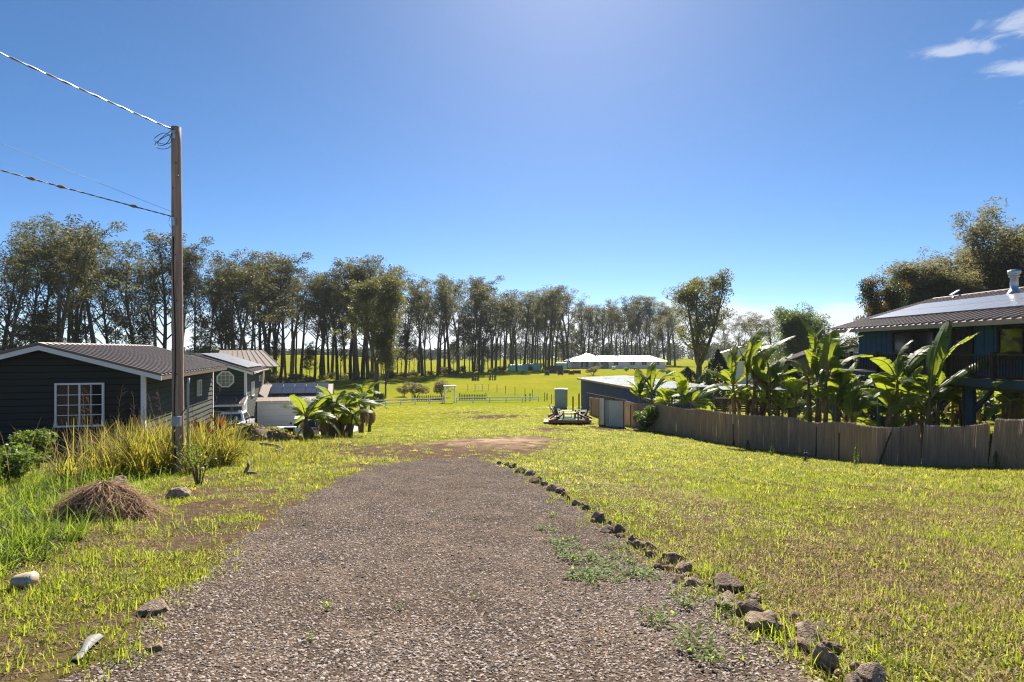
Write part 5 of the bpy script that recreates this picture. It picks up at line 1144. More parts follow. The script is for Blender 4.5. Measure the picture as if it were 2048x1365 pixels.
class Tree:
    """leader(s) carrying ascending limbs; collects leaf clump centres"""
    def __init__(s, seed, height, trunk_r, leaders=1, fork=.3, limb_t=(.36,.98), n_limb=14, limb_len=.2, ang=(.35,.95), lean=.1, clump=1.25, kids=(2,3), up=.35, top=.86, thin=1.0, spread=.35):
        s.r = random.Random(seed); s.mb = MB(); s.cl = []; s.clump = clump; s.kids = kids; s.up = up; H_ = height; r_ = s.r
        az0 = r_.uniform(0, 6.28); base = []; 
        n0 = 6; fz = fork * H_ if leaders > 1 else .12 * H_
        for i in range(n0): t = i / (n0 - 1); base.append(Vector((lean * t * fz * .3, .01 * H_ * math.sin(2 * t + az0), fz * t - .5 * (1 - t))))
        s.mb.tube(base, [trunk_r * (1.35 if i == 0 else 1.08 - .14 * i / n0) for i in range(n0)], 9)
        for k_ in range(leaders):
            pts = [base[-1]]; n_ = 12; top_z = H_ * top * (1 - .13 * k_) ; off = Vector((math.cos(az0 + k_ * 6.28 / leaders), math.sin(az0 + k_ * 6.28 / leaders), 0)) * (spread * (top_z - fz) * (.32 if leaders > 1 else .04)); w1 = r_.uniform(.008, .022) * H_; ph = r_.uniform(0, 6)
            for i in range(1, n_ + 1):
                t = i / n_; pts.append(base[-1] + Vector((lean * (t ** 1.6) * (top_z - fz) * .55, 0, (top_z - fz) * t)) + off * (t ** .7) + Vector((w1 * math.sin(4 * t + ph) * t, w1 * math.cos(3.1 * t + ph) * t, 0)))
            r0 = trunk_r * (.95 if leaders == 1 else .72); rad = [r0 * (1 - .78 * i / n_) for i in range(n_ + 1)]; s.mb.tube(pts, rad, 8)
            nl = int(n_limb / leaders ** .6)
            for q in range(nl):
                zt = limb_t[0] + (limb_t[1] - limb_t[0]) * ((q + r_.random()) / nl) ** .8; t = (zt * H_ * top - fz) / (top_z - fz)
                if t <= .02: continue
                t = min(t, .99); i = min(n_ - 1, int(t * n_)); p = pts[i].lerp(pts[i + 1], t * n_ - i); hi = (zt - limb_t[0]) / (limb_t[1] - limb_t[0])
                a = ang[1] + (ang[0] - ang[1]) * hi + r_.gauss(0, .12); az = az0 + q * 2.4 + r_.uniform(-.5, .5); l = H_ * limb_len * (1.15 - .55 * hi) * r_.uniform(.7, 1.15)
                s.limb(p, Vector((math.sin(a) * math.cos(az) + lean * .5, math.sin(a) * math.sin(az), math.cos(a))).normalized(), l, max(.03, rad[i] * .5 * thin), 2)
            s.cl.append((pts[-1], clump * r_.uniform(.8, 1.1)))
    def bend(s, d, ang, az):
        x = d.cross(Vector((.3,.7,.1))).normalized(); y = d.cross(x); return (d * math.cos(ang) + (x * math.cos(az) + y * math.sin(az)) * math.sin(ang)).normalized()
    def limb(s, p, d, l, r, lev):
        pts = [p]; rad = [r]; q = p; dd = d; m_ = 4
        for i in range(m_):
            dd = (dd + Vector((s.r.gauss(0,.12), s.r.gauss(0,.12), s.up * .3 + s.r.gauss(0,.08)))).normalized(); q = q + dd * l / m_; pts.append(q); rad.append(max(.012, r * (1 - .6 * (i+1) / m_)))
            if (lev == 3 and i >= 1 and s.r.random() < .5) or (lev == 2 and i == 2 and s.r.random() < .35): s.cl.append((q + Vector((s.r.gauss(0,.4), s.r.gauss(0,.4), s.r.gauss(.1,.3))), s.clump * s.r.uniform(.45, .85)))
        s.mb.tube(pts, rad, 6 if lev < 3 else 4, cap=False)
        s.cl.append((q, s.clump * s.r.uniform(.7, 1.15)))
        if lev >= 3: return
        for k_ in range(s.r.randint(*s.kids)):
            i = s.r.choice((2, 3, 4, 4)); s.limb(pts[i], s.bend(dd, s.r.uniform(.3, .8), s.r.uniform(0, 6.28)), l * s.r.uniform(.4, .65), rad[i] * .8, lev + 1)
    def crown(s, name, per, size, m, seed, flat=.65, aspect=.4, droop=.35, shell=.35):
        rg_ = np.random.default_rng(seed); C = np.concatenate([clump_pts(c, r, max(6, int(per * (r / s.clump) ** 2)), rg_, flat, shell) for c, r in s.cl])
        V_, Q_ = leaf_quads(C, size, rg_, aspect, droop); mats = m if isinstance(m, list) else [m]
        idx = None
        if len(mats) > 1:
            cid = np.concatenate([np.full(max(6, int(per * (r / s.clump) ** 2)), rg_.random() < .3) for c, r in s.cl]); idx = cid.astype(int)
        return np_mesh(name, V_, Q_, mats, midx=idx)
def place_tree(name, label, cat, tm, cm, loc, scale=1, rz=0, group=None, sz=None):
    t = thing(name, label, cat, loc, rz, group); t.scale = (scale, scale, sz or scale); obj('trunk', tm, t); obj('crown', cm, t); return t

# ------------------------------------------------------------------ eucalyptus row
EUC = []
for i in range(9):
    tr = Tree(100 + i, 26, .30 + .05 * (i % 3), leaders=(1,2,1,3,1,2,1,2,1)[i], fork=(.3,.22,.3,.3,.3,.34,.3,.26,.3)[i], limb_t=((.26,.98),(.36,.98),(.46,.98))[i % 3], n_limb=(19,19,14)[i % 3], limb_len=(.2,.25,.19)[i % 3], lean=.09 + .03 * (i % 3), clump=1.0, kids=(3,4))
    zmax = max(c.z + r * .5 for c, r in tr.cl); EUC.append((tr.mb.mesh('trunk', M['bark'] if i % 2 else M['bark_dark'], True), tr.crown('crown', 38, .36, [M['euc'], M['euc_lit']], 200 + i, flat=.7, aspect=.38), zmax))
SAP = []
for i in range(3):
    tr = Tree(150 + i, 14, .13, limb_t=(.15,.98), n_limb=12, limb_len=.2, lean=.05, clump=.95)
    zmax = max(c.z + r * .5 for c, r in tr.cl); SAP.append((tr.mb.mesh('trunk', M['bark'], True), tr.crown('crown', 60, .34, M['euc'], 300 + i), zmax))
UD = ([-80,0,150,300,450,600,700,850,1000,1100,1200,1340,1420], [74,80,88,97,110,126,136,147,173,195,222,250,265])
UT = ([-80,0,60,130,200,250,290,340,400,440,470,520,560,600,640,690,730,780,815,850,930,970,1015,1060,1120,1150,1180,1230,1290,1330,1400], [470,455,415,425,458,475,458,462,480,500,500,495,500,548,540,520,500,515,545,552,545,555,578,575,562,575,600,590,585,598,610])
G_E = 'eucalyptus row'
re = random.Random(17)
us = []
u = -60
while u < 1345:
    us.append(u); u += re.uniform(8, 20) * (1.2 if u < 420 else .62 if u < 930 else .46)
def seg_label(u, k_):
    where = ('rising behind the green cottage roof' if u < 300 else 'behind the grey green house' if u < 480 else 'between house and dense front tree' if u < 740 else 'in the stand behind the white arbour' if u < 930 else 'behind the hoop greenhouses' if u < 1110 else 'behind the white ranch house')
    kind = ('tall eucalyptus', 'slender eucalyptus', 'short young eucalyptus')[k_]
    return f'{kind} {where}'
COUNT = {}
def numbered(lab):
    k_ = COUNT.get(lab, 0); COUNT[lab] = k_ + 1
    return (f'leftmost {lab}' if k_ == 0 else f'{ORD[k_ + 1]} from left, {lab}')
for i, u in enumerate(us):
    D = float(np.interp(u, *UD)) * re.uniform(.95, 1.08); vt = float(np.interp(u, *UT)); k_ = 0
    if u > 1105: D = max(D, 224 + 20 * re.random())
    rnd = re.random()
    if rnd < .2: k_ = 1; vt += re.uniform(15, 50)
    elif rnd < .44: k_ = 2
    else: vt += abs(re.gauss(0, 12))
    c = ug(u, D); hgt = EYE - (vt - CV) / F * D - c.z
    tm, cm, zm = EUC[re.randrange(9)] if k_ < 2 else SAP[re.randrange(3)]
    if k_ == 2: hgt *= re.uniform(.28, .6)
    sc = hgt / zm; wsc = sc * (re.uniform(.9, 1.35) if k_ != 1 else re.uniform(.6, .8))
    place_tree('eucalyptus_tree', numbered(seg_label(u, k_)), 'tree', tm, cm, c, wsc, re.uniform(-.7, .7) + (0 if re.random() < .6 else 3.1), G_E, sc)
# undergrowth strip under the row
def bush_mesh(seed, R_, H_, n_, size, m, aspect=.45, shell=.4, stems=6):
    rg_ = np.random.default_rng(seed); cs = []
    for k_ in range(9): a = rg_.uniform(0, 6.28); rr_ = R_ * .6 * rg_.random() ** .5; cs.append(((rr_*math.cos(a), rr_*math.sin(a), H_ * rg_.uniform(.3, .75)), R_ * rg_.uniform(.35, .6)))
    C = np.concatenate([clump_pts(c, r, n_ // 9, rg_, min(1.2, H_ / R_ * .5), shell) for c, r in cs]); C = C[C[:, 2] > .03]
    V_, Q_ = leaf_quads(C, size, rg_, aspect, .0); fol = np_mesh('foliage', V_, Q_, m)
    b = MB()
    for k_ in range(stems):
        c = cs[k_ % 9][0]; b.tube([(c[0]*.1, c[1]*.1, -.1), (c[0]*.5, c[1]*.5, c[2]*.5), c], [.02*R_+.008, .015*R_+.006, .006], 5)
    return fol, b.mesh('stems', M['stem'], True)
def bush(name, label, cat, fm, loc, sc=1, rz=0, group=None, sz=None):
    t = thing(name, label, cat, loc, rz, group); t.scale = (sc, sc, sz or sc); obj('foliage', fm[0], t); obj('stems', fm[1], t); return t
UB = [bush_mesh(400 + i, 1.5, 1.3, 500, .3, M['dense_leaf' if i else 'shrub_grey']) for i in range(3)]
for i in range(56):
    u = 20 + i * 24 + re.uniform(-8, 8); D = float(np.interp(u, *UD)) - re.uniform(-4, 6)
    if 1130 < u < 1345: continue
    bush('undergrowth_bush', numbered('dark bush at the foot of the trees ' + ('behind the cottage and house' if u < 540 else 'left of the arbour' if u < 890 else 'near the hoop greenhouses' if u < 1120 else 'right of the ranch house')), 'bush', UB[i % 3], ug(u, D), re.uniform(.7, 1.7), re.uniform(0, 6), 'bushes under the eucalyptus row', re.uniform(.6, 1.9))

# ------------------------------------------------------------------ other trees
def one_tree(name, label, loc, top_v, kw, per, size, m, seed, bark='bark', wide=1.0, **ck):
    tr = Tree(seed, 20, **kw); zm = max(c.z + r * .5 for c, r in tr.cl); hgt = EYE - (top_v - CV) / F * loc.y - loc.z; sc = hgt / zm
    return place_tree(name, label, 'tree', tr.mb.mesh('trunk', M[bark], True), tr.crown('crown', per, size, m, seed + 1, **ck), loc, sc * wide, 0, None, sc)
one_tree('eucalyptus_tree', 'dense leafy tree standing forward of the row, left of the arbour', hit(752, 793), 538, dict(trunk_r=.36, leaders=2, fork=.26, limb_t=(.36,.98), n_limb=40, limb_len=.2, ang=(.35,.95), lean=.04, clump=1.15, spread=.6), 85, .3, [M['dense_leaf'], M['euc']], 511, wide=1.15)
one_tree('young_tree', 'slender pale barked young tree beside the dense leafy one', hit(771, 797), 645, dict(trunk_r=.24, leaders=3, fork=.16, limb_t=(.26,.98), n_limb=22, limb_len=.16, ang=(.25,.6), lean=0, clump=1.5, spread=.5), 90, .4, [M['dense_leaf'], M['euc_lit']], 523, wide=.9)
one_tree('eucalyptus_tree', 'large spreading eucalyptus right of the white ranch house', ug(1398, 104), 538, dict(trunk_r=.5, leaders=3, fork=.2, limb_t=(.14,.98), n_limb=40, limb_len=.22, ang=(.4,1.05), lean=.06, clump=1.3, spread=.9), 80, .34, [M['dense_leaf'], M['euc_lit']], 531, wide=.95)
for k_, (u, D, vt, w_, lab) in enumerate([(1478,150,630,1.0,'dark eucalyptus in the hazy group right of the large spreading one'),(1512,160,622,1.1,'tallest tree of the hazy group above the banana clump'),(1546,158,634,1.0,'rightmost tree of the hazy group beside the round green tree'),(1350,240,615,1.0,'distant eucalyptus just left of the large spreading one'),(1448,170,640,1.0,'dim distant tree close behind the large spreading eucalyptus')]):
    c = ug(u, D); tm, cm, zm = EUC[(k_ * 2 + 1) % 9]; hgt = EYE - (vt - CV) / F * D - c.z; sc = hgt / zm; place_tree('eucalyptus_tree', lab, 'tree', tm, cm, c, sc * 1.35 * w_, k_, None, sc)
one_tree('round_tree', 'rounded bright green tree beyond the grey house', ug(1602, 84), 609, dict(trunk_r=.5, leaders=3, fork=.18, limb_t=(.2,.95), n_limb=44, limb_len=.32, ang=(.5,1.3), lean=0, clump=2.2, spread=.8, up=.1), 130, .5, M['mango_leaf'], 541, wide=.8)
one_tree('rust_tree', 'rust tinged dark tree at the left end of the stilt house roof', ug(1766, 58), 552, dict(trunk_r=.4, leaders=3, fork=.3, limb_t=(.42,.98), n_limb=30, limb_len=.17, ang=(.5,1.2), lean=-.05, clump=1.3, spread=.7), 130, .3, [M['dark_leaf'], M['rust_leaf']], 551, wide=.8)
iron = dict(trunk_r=.45, leaders=2, fork=.25, limb_t=(.28,.98), n_limb=50, limb_len=.21, ang=(.3,.8), lean=.0, clump=1.35, spread=.7)
for lab, u, D, vt, k_, wd_ in (('tall feathery ironwood tree with rounded tops above the stilt house flue', 1975, 66, 404, 561, .85), ('broad feathery ironwood tree in the middle behind the stilt house roof', 1890, 64, 482, 571, 1.15), ('feathery ironwood tree at the right edge behind the flue', 2062, 62, 436, 581, 1.0), ('lower feathery ironwood tree sloping down toward the rust tinged one', 1825, 66, 528, 591, 1.1)):
    one_tree('ironwood_tree', lab, ug(u, D), vt, dict(iron, leaders=2 + k_ % 2), 75, .42, M['iron_leaf'], k_, wide=wd_, aspect=.2, droop=-.2, shell=.2)
def conifer(label, c, R_, H_, seed, m, n_=2600, size=.3):
    rg_ = np.random.default_rng(seed); t = rg_.random(n_) ** .8; a = rg_.uniform(0, 6.28, n_); prof = R_ * np.clip(1.15 * np.sin(np.pi * (.12 + .88 * t) ** .75), .03, 1) * (1 + .18 * np.sin(5*a + 9*t) + .12 * np.sin(11*a + 23*t)); rr_ = prof * (.55 + .45 * rg_.random(n_) ** .4)
    V_, Q_ = leaf_quads(np.stack([rr_*np.cos(a), rr_*np.sin(a), t * H_], 1), size, rg_, .45, -.5); o = thing('evergreen_shrub', label, 'shrub', c); obj('foliage', np_mesh('foliage', V_, Q_, m), o); b = MB(); b.tube([(0,0,-.2),(0,0,H_*.8)], [.12*R_/1.5+.02,.02], 6); b.build('stem', M['stem'], o); return o
conifer('dense dark green evergreen between the spreading eucalyptus and the banana clump', ug(1436, 72), 1.7, 6.9, 601, M['dark_leaf'], 4200, .34)
conifer('low dark evergreen bush at the foot of the spreading eucalyptus', ug(1375, 95), 2.3, 4.5, 602, M['dark_leaf'], 3000, .38)
conifer('dark evergreen bush behind the blue shed roof', ug(1412, 80), 1.6, 4.3, 603, M['dark_leaf'], 2600, .34)

SH = [bush_mesh(620 + i, 2.0, 2.4, 1500, .26, M['shrub_grey']) for i in range(2)]; SG = [bush_mesh(630 + i, 1.0, 1.0, 700, .2, M['shrub']) for i in range(3)]
bush('leafy_shrub', 'bright leafy shrub leaning on the reed fence by the outhouse', 'shrub', bush_mesh(604, .85, 1.6, 1500, .2, M['shrub'], .4, .5), hit(1291, 862), 1.0, 0, None, 1.1)
bush('grey_shrub', 'large grey green shrub behind the white rail fence', 'shrub', SH[0], ug(832, 91), 1.1, 0)
bush('grey_shrub', 'tall reddish grey shrub right beside the arbour', 'shrub', SH[1], ug(884, 92), .95, 1, None, 1.15)
bush('grey_shrub', 'smaller grey shrub at the left of the large one behind the rails', 'shrub', SH[1], ug(808, 94), .7, 2)
bush('grey_shrub', 'pale loose shrub in front of the ranch house porch', 'shrub', SH[0], ug(1186, 150), 1.0, 3)
for i, (u, D, s, lab) in enumerate([(1340,150,1.6,'low bush at the right corner of the ranch house'),(1362,140,1.4,'green bush between ranch house and spreading eucalyptus'),(1300,175,1.2,'low flowering bush before the ranch house windows'),(1252,178,1.2,'low bush beside the red garden cart'),(1325,165,1.4,'bushy clump below the ranch house corner window'),(950,128,.8,'small sapling growing in the tree guard'),(762,86,1.2,'green shrub at the left end of the white rail fence')]):
    bush('garden_bush', lab, 'bush', SG[i % 3], ug(u, D), s, i)

for i, (x, y, R_, H_) in enumerate([(33,47,2.6,5.2),(37,44,2.8,5.6),(29,50,2.4,4.8),(41,41,2.6,5.2),(25,54,2.2,4.6),(36,36,2.2,4.6),(45,38,2.8,5.4),(33,30,2.0,4.4),(38,29,2.4,4.6),(27,43,1.5,3.0),(31,24,1.8,3.4)]):  # hedge added to darken what shows beneath the house
    conifer(f'{ORD[i + 1]} evergreen hedge bush added to darken the view behind the stilt house posts, counting from its far end' if False else 'dark evergreen hedge bush added to darken the view behind the stilt house posts', on(x, y), R_, H_, 660 + i, M['dark_leaf'], 1900, .42)['group'] = 'hedge bushes added to darken behind the stilt house'

# ------------------------------------------------------------------ far forest beyond the pasture
def forest():
    rg_ = np.random.default_rng(77); Vs = []; Qs = []; off = 0; mb = MB()
    for band, (D0, D1, n_, h0, h1) in enumerate(((430,520,380,11,16),(560,700,420,14,20))):
        D = rg_.uniform(D0, D1, n_); u = rg_.uniform(300, 1800, n_); x = (u - CU) / F * D; z = zf(x, D); h = rg_.uniform(h0, h1, n_) * np.where(u < 900, .62, .95)
        for k_ in range(n_):
            C = clump_pts((x[k_], D[k_], z[k_] + h[k_] * .5), h[k_] * .3, 80, rg_, 1.7, .2); V_, Q_ = leaf_quads(C, 1.7, rg_, .65, .2); Vs.append(V_); Qs.append(Q_ + off); off += len(V_)
            mb.tube([(x[k_], D[k_], z[k_] - 1), (x[k_] + rg_.normal(0,.4), D[k_], z[k_] + h[k_] * .7)], [.3, .15], 4, cap=False)
    o = obj('forest', np_mesh('forest', np.concatenate(Vs), np.concatenate(Qs), M['forest'])); tag(o, 'distant band of forest beyond the pasture', 'forest', None, 'stuff')
    t = mb.build('trunks', M['bark_dark'], o); t['kind'] = 'stuff'
forest()

# ------------------------------------------------------------------ bananas
def banana_leaf(base, tip, width, seed, droop=.18, tear=.5, roll=0):
    """blade from petiole base to tip; arches up then droops. returns blade MB, rib MB (world coords)"""
    r_ = random.Random(seed); base = Vector(base); tip = Vector(tip); ax = tip - base; l = ax.length; n_ = 26
    hor = Vector((ax.x, ax.y, 0)); 
    if hor.length < .05: hor = Vector((r_.uniform(-1,1), r_.uniform(-1,1), 0))
    hor.normalize()
    side0 = ax.cross(Vector((0,0,1))); 
    if side0.length < .1 * l: side0 = Vector((-hor.y, hor.x, 0))
    side0.normalize(); upv = side0.cross(ax).normalized()
    if upv.z < 0: upv = -upv
    rot = Matrix.Rotation(roll, 3, ax.normalized()); side0 = rot @ side0
    mid = [base + ax * (i / n_) + upv * (droop * l * math.sin(math.pi * (i / n_) ** 1.15)) for i in range(n_ + 1)]
    bl = MB(); pet = .16; fold = r_.uniform(.05, .35)
    for s in (-1, 1):
        sag = 0
        i0 = int(pet * n_); cut = []; grp = r_.uniform(0,1)
        for i in range(i0, n_):
            t0 = (i / n_ - pet) / (1 - pet); t1 = ((i + 1) / n_ - pet) / (1 - pet)
            w0 = width / 2 * math.sin(math.pi * min(1, max(.0, t0 * .93 + .06))) ** .55; w1 = width / 2 * math.sin(math.pi * min(1, max(.0, t1 * .93 + .06))) ** .55 if i < n_ - 1 else .01
            if r_.random() < tear: grp = r_.uniform(-.25, 1); gap = .22
            else: gap = 0
            dn = -upv * (fold + .35 * grp)
            a = mid[i]; c = mid[i + 1]; fwd = (c - a)
            o0 = (side0 * s + dn * .8).normalized() * w0 + ax.normalized() * w0 * .25; o1 = (side0 * s + dn * .8).normalized() * w1 + ax.normalized() * w1 * .25
            e0 = a + o0 + fwd * gap; e1 = c + o1 - fwd * (.12 if gap else 0)
            m0 = a + o0 * .5 + upv * .03; m1 = c + o1 * .5 + upv * .03
            bl.add([a, c, m1, m0, e1, e0], [(0,1,2,3),(3,2,4,5)])
    rb = MB(); rb.tube([mid[0]] + mid[1::3] + [mid[-1]], [.04 * (1 - .9 * k_ / (n_ // 3 + 2)) for k_ in range(len(mid[1::3]) + 2)], 5)
    return bl, rb
def banana(label, base, crown, tips, width=.55, stem_r=.11, seed=0, rib='banana_rib', group=None, dry=3, tear=.45):
    t = thing('banana_plant', label, 'banana plant', base, 0, group); O = Vector(base); r_ = random.Random(seed)
    C = Vector(crown) - O; b = MB(); mid = C * .5 + Vector((r_.uniform(-.06,.06), 0, 0)); b.tube([Vector((0,0,-.15)), C * .25, mid, C * .8, C * 1.04], [stem_r * 1.25, stem_r * 1.1, stem_r, stem_r * .8, stem_r * .45], 9); b.build('pseudostem', M['pseudostem'], t, True)
    for i, tip in enumerate(tips):
        bs = C * r_.uniform(.93, 1.03); bl, rb = banana_leaf(bs, Vector(tip) - O, width * 1.4 * r_.uniform(.85, 1.15), seed * 31 + i, r_.uniform(.08, .24), tear, r_.uniform(-.5, .5))
        lf = bl.build('leaf', M['banana'], t); rb.build('midrib', M[rib], lf, True)
    for i in range(dry):
        a = r_.uniform(0, 6.28); bs = C * r_.uniform(.6, .95); bl, rb = banana_leaf(bs, bs + Vector((.35*math.cos(a), .35*math.sin(a), -r_.uniform(.7, 1.3) * min(1, C.z / 1.6))), .3, seed * 53 + i, .2, .7); bl.build('dry_leaf', M['banana_dry'], t)
    return t
def bp(label, ub, D, uc, vc, tips, seed, width=.55, stem=.11, rib='banana_rib', dry=3, dz=0, tear=.45, depth=.7):
    if ub > 1262:
        fu = [CU + F * p.x / p.y for p in FPATH[:12]][::-1]; fd = [p.y for p in FPATH[:12]][::-1]; D = max(D, float(np.interp(ub, fu, fd)) + .9 + .5 * ((seed * 7) % 3))
    r_ = random.Random(seed + 1000); base = ug(ub, D)
    for k_ in range(4 if width > .48 else 2): tips = tips + [(uc + r_.choice((-1, 1)) * r_.uniform(30, 75) * 30 / D, vc + r_.uniform(-48, 40) * 30 / D)]; cr = P(uc, vc, D); tp = [P(u, v, D + r_.uniform(-depth, depth)) for u, v in tips]
    return banana(label, base, cr, tp, width, stem, seed, rib, BG, dry, max(tear, .55))
BG = 'banana plants behind the reed fence'
bp('banana plant with narrow yellow leaf at the left end of the fence clump', 1474, 33.5, 1466, 768, [(1456,692),(1472,690),(1446,740),(1500,700)], 1, .5, rib='banana_rib_red')
bp('banana plant with the tallest upright leaf of the left fence clump', 1492, 34, 1494, 764, [(1499,684),(1532,650),(1478,700),(1548,690)], 2, .6, rib='banana_rib_red', dry=5)
bp('banana plant with leaf reaching over to the middle clump', 1502, 33, 1510, 768, [(1592,672),(1540,672),(1530,700),(1590,745),(1575,760)], 3, .6, rib='banana_rib_red', dry=5)
bp('slanting banana plant low on the right of the left fence clump', 1519, 32.5, 1535, 782, [(1586,706),(1560,722),(1592,760),(1616,742),(1538,745)], 4, .5, rib='banana_rib_red')
bp('banana plant with tall ragged vertical leaf left of the stilt house', 1621, 30.5, 1617, 758, [(1598,634),(1652,652),(1590,720),(1660,700)], 5, .52, rib='banana_rib_red', tear=.7)
bp('banana plant with fan of leaves before the stilt house corner', 1648, 30, 1652, 756, [(1702,656),(1728,672),(1720,690),(1746,714),(1670,660)], 6, .6, rib='banana_rib_red')
bp('banana plant with tall drooping leaf in front of the stilt house deck', 1851, 26, 1860, 790, [(1898,640),(1966,664),(2036,700),(2024,724),(1846,760)], 7, .58, stem=.1)
bp('yellowish banana plant in front of the stilt house railing', 1791, 26.5, 1794, 760, [(1826,680),(1870,690),(1808,708),(1836,716),(1872,770)], 8, .52, stem=.11)
low = [(1466,34,1470,790,[(1446,770),(1492,772),(1455,750),(1500,790)]),(1510,34,1515,800,[(1490,772),(1545,770),(1535,800),(1496,800)]),(1536,33,1540,770,[(1520,700),(1572,712),(1596,740),(1548,730)]),(1634,31,1636,770,[(1612,700),(1650,690),(1688,720),(1668,742),(1604,748)]),(1676,30,1680,778,[(1668,712),(1712,724),(1730,752),(1700,742)]),(1812,27,1816,785,[(1800,728),(1846,732),(1862,765),(1790,755)]),(1872,27,1876,800,[(1880,742),(1916,752),(1930,785),(1850,770)]),(1560,31,1566,815,[(1548,778),(1592,770),(1600,800),(1540,800),(1622,806)]),(1585,32,1592,800,[(1575,752),(1620,750),(1634,775),(1570,780)]),(1668,29.5,1672,810,[(1660,772),(1690,772),(1700,800),(1650,800),(1706,790)]),(1704,29,1704,828,[(1710,780),(1732,775),(1692,790),(1740,800),(1760,794)]),(1690,31,1695,800,[(1720,750),(1740,765),(1676,760),(1745,785)]),(1772,27,1786,820,[(1744,748),(1766,770),(1800,812),(1806,790),(1764,832)]),(1820,27.5,1826,810,[(1842,770),(1880,795),(1800,775),(1868,830),(1810,828)]),(1846,27,1842,822,[(1874,805),(1866,842),(1826,800),(1890,790)]),(1640,32,1640,805,[(1618,775),(1664,770),(1655,790),(1625,800)]),(2010,24,2022,800,[(1990,765),(2040,780),(2060,770),(2050,805),(1996,790)]),(1960,40,1962,790,[(1930,770),(1990,770),(1945,790),(1985,795)]),(1905,38,1905,790,[(1890,770),(1930,768),(1940,795),(1880,795)]),(1925,33,1920,815,[(1900,790),(1945,785),(1950,812),(1895,818)])]
labl = ['short banana plant at the foot of the narrow yellow leaved one','low banana plant among the stems of the left fence clump','banana plant filling the gap right of the left fence clump','broad leaved banana plant behind the ragged vertical leaf','banana plant spreading just left of the stilt house deck corner','banana plant with broad leaves left of the tallest deck plant','banana plant with broad leaves right of the tallest deck plant','low banana plant between the left clump and the ragged leaf plant','banana sucker in the shade behind the middle clump','young banana plant right of the middle stems','small bright banana sucker just above the fence top','shaded banana plant under the corner of the stilt house','banana plant with leaf arching left beside the yellowish one','short banana plant between the two tall ones before the deck','banana sucker with broad low leaves at the fence below the deck','dim banana plant behind the stems of the middle clump','banana plant at the far right edge under the deck','shaded banana plant beneath the stilt house near its posts','banana plant in the dark under the stilt house deck','low banana plant seen between the stilts above the fence']
for i, ((ub, D, uc, vc, tips), lab) in enumerate(zip(low, labl)): bp(lab, ub, D, uc, vc, tips, 40 + i, .45, .08, dry=2)
# behind the fence near the blue shed
BG = 'banana plants beside the blue shed'
bp('tall banana plant with upright leaf in front of the blue shed roof', 1302, 41.5, 1303, 790, [(1309,724),(1322,738),(1280,748),(1352,742),(1345,762)], 71, .6)
bp('banana plant with ragged leaf on the left of the shed front', 1282, 42, 1280, 795, [(1276,738),(1290,752),(1254,762),(1302,750),(1262,780)], 72, .5)
bp('banana plant with broad upright leaf right of the shed front', 1362, 40.5, 1364, 798, [(1356,746),(1370,760),(1410,766),(1330,776),(1400,785)], 73, .6)
bp('low banana plant whose leaves spread toward the reed fence end', 1384, 39.5, 1382, 806, [(1420,798),(1428,812),(1356,790),(1400,782),(1432,818)], 74, .5, dry=2)
bp('short banana plant tucked between the two by the shed', 1335, 40.5, 1338, 806, [(1322,776),(1350,780),(1358,800),(1318,800)], 75, .5, dry=2)
# left clump by the garage
BG = 'banana plants below the garage'
bp('banana plant with two lit leaves in front of the white SUV', 613, 28.5, 612, 836, [(583,790),(632,803),(590,822),(640,815),(636,846)], 81, .52, stem=.13, dry=6)
bp('banana plant with tall leaf and hanging dry skirts right of the SUV', 664, 30.5, 666, 822, [(632,772),(692,782),(644,800),(690,830),(622,816)], 82, .55, stem=.14, dry=9)
bp('leaning banana plant with yellowing leaves in the garage clump', 680, 31, 690, 815, [(714,800),(726,812),(700,792),(694,842),(716,836)], 83, .52, stem=.13, dry=9)
bp('banana plant with yellow hanging leaf at the lawn edge of the clump', 700, 30, 706, 830, [(716,852),(732,820),(690,850),(676,820)], 84, .46, stem=.1, dry=5)
bp('banana plant with upright leaf at the back of the garage clump', 722, 40, 728, 792, [(732,762),(762,788),(714,770),(748,778),(752,800)], 85, .5, stem=.13, dry=8)
bp('small banana plant at the far right end of the garage clump', 738, 42, 742, 808, [(724,796),(756,798),(748,818),(730,822)], 86, .4, stem=.1, dry=5)
bp('banana plant hidden behind the skirts of the garage clump', 650, 33, 648, 818, [(626,798),(668,790),(640,784),(676,806)], 87, .52, stem=.12, dry=6)

# ------------------------------------------------------------------ small cypress saplings along the fence
for i, (u, v, h) in enumerate([(1448,886,24),(1496,903,22),(1544,912,20),(1611,926,26),(1712,932,40),(1837,934,38),(1992,938,36),(1468,893,12)]):
    c = hit(u, v); H_ = h / F * c.y; lab = ['first','second','third','fourth','fifth','sixth','seventh'][i] if i < 7 else None
    conifer((f'thin cypress sapling, {lab} along the reed fence counted from the outhouse' if lab else 'tiny stub of a sapling in front of the reed fence'), c, .09, H_, 640 + i, M['dark_leaf' if i % 2 else 'shrub'], 260, .06)['group'] = 'cypress saplings along the fence'
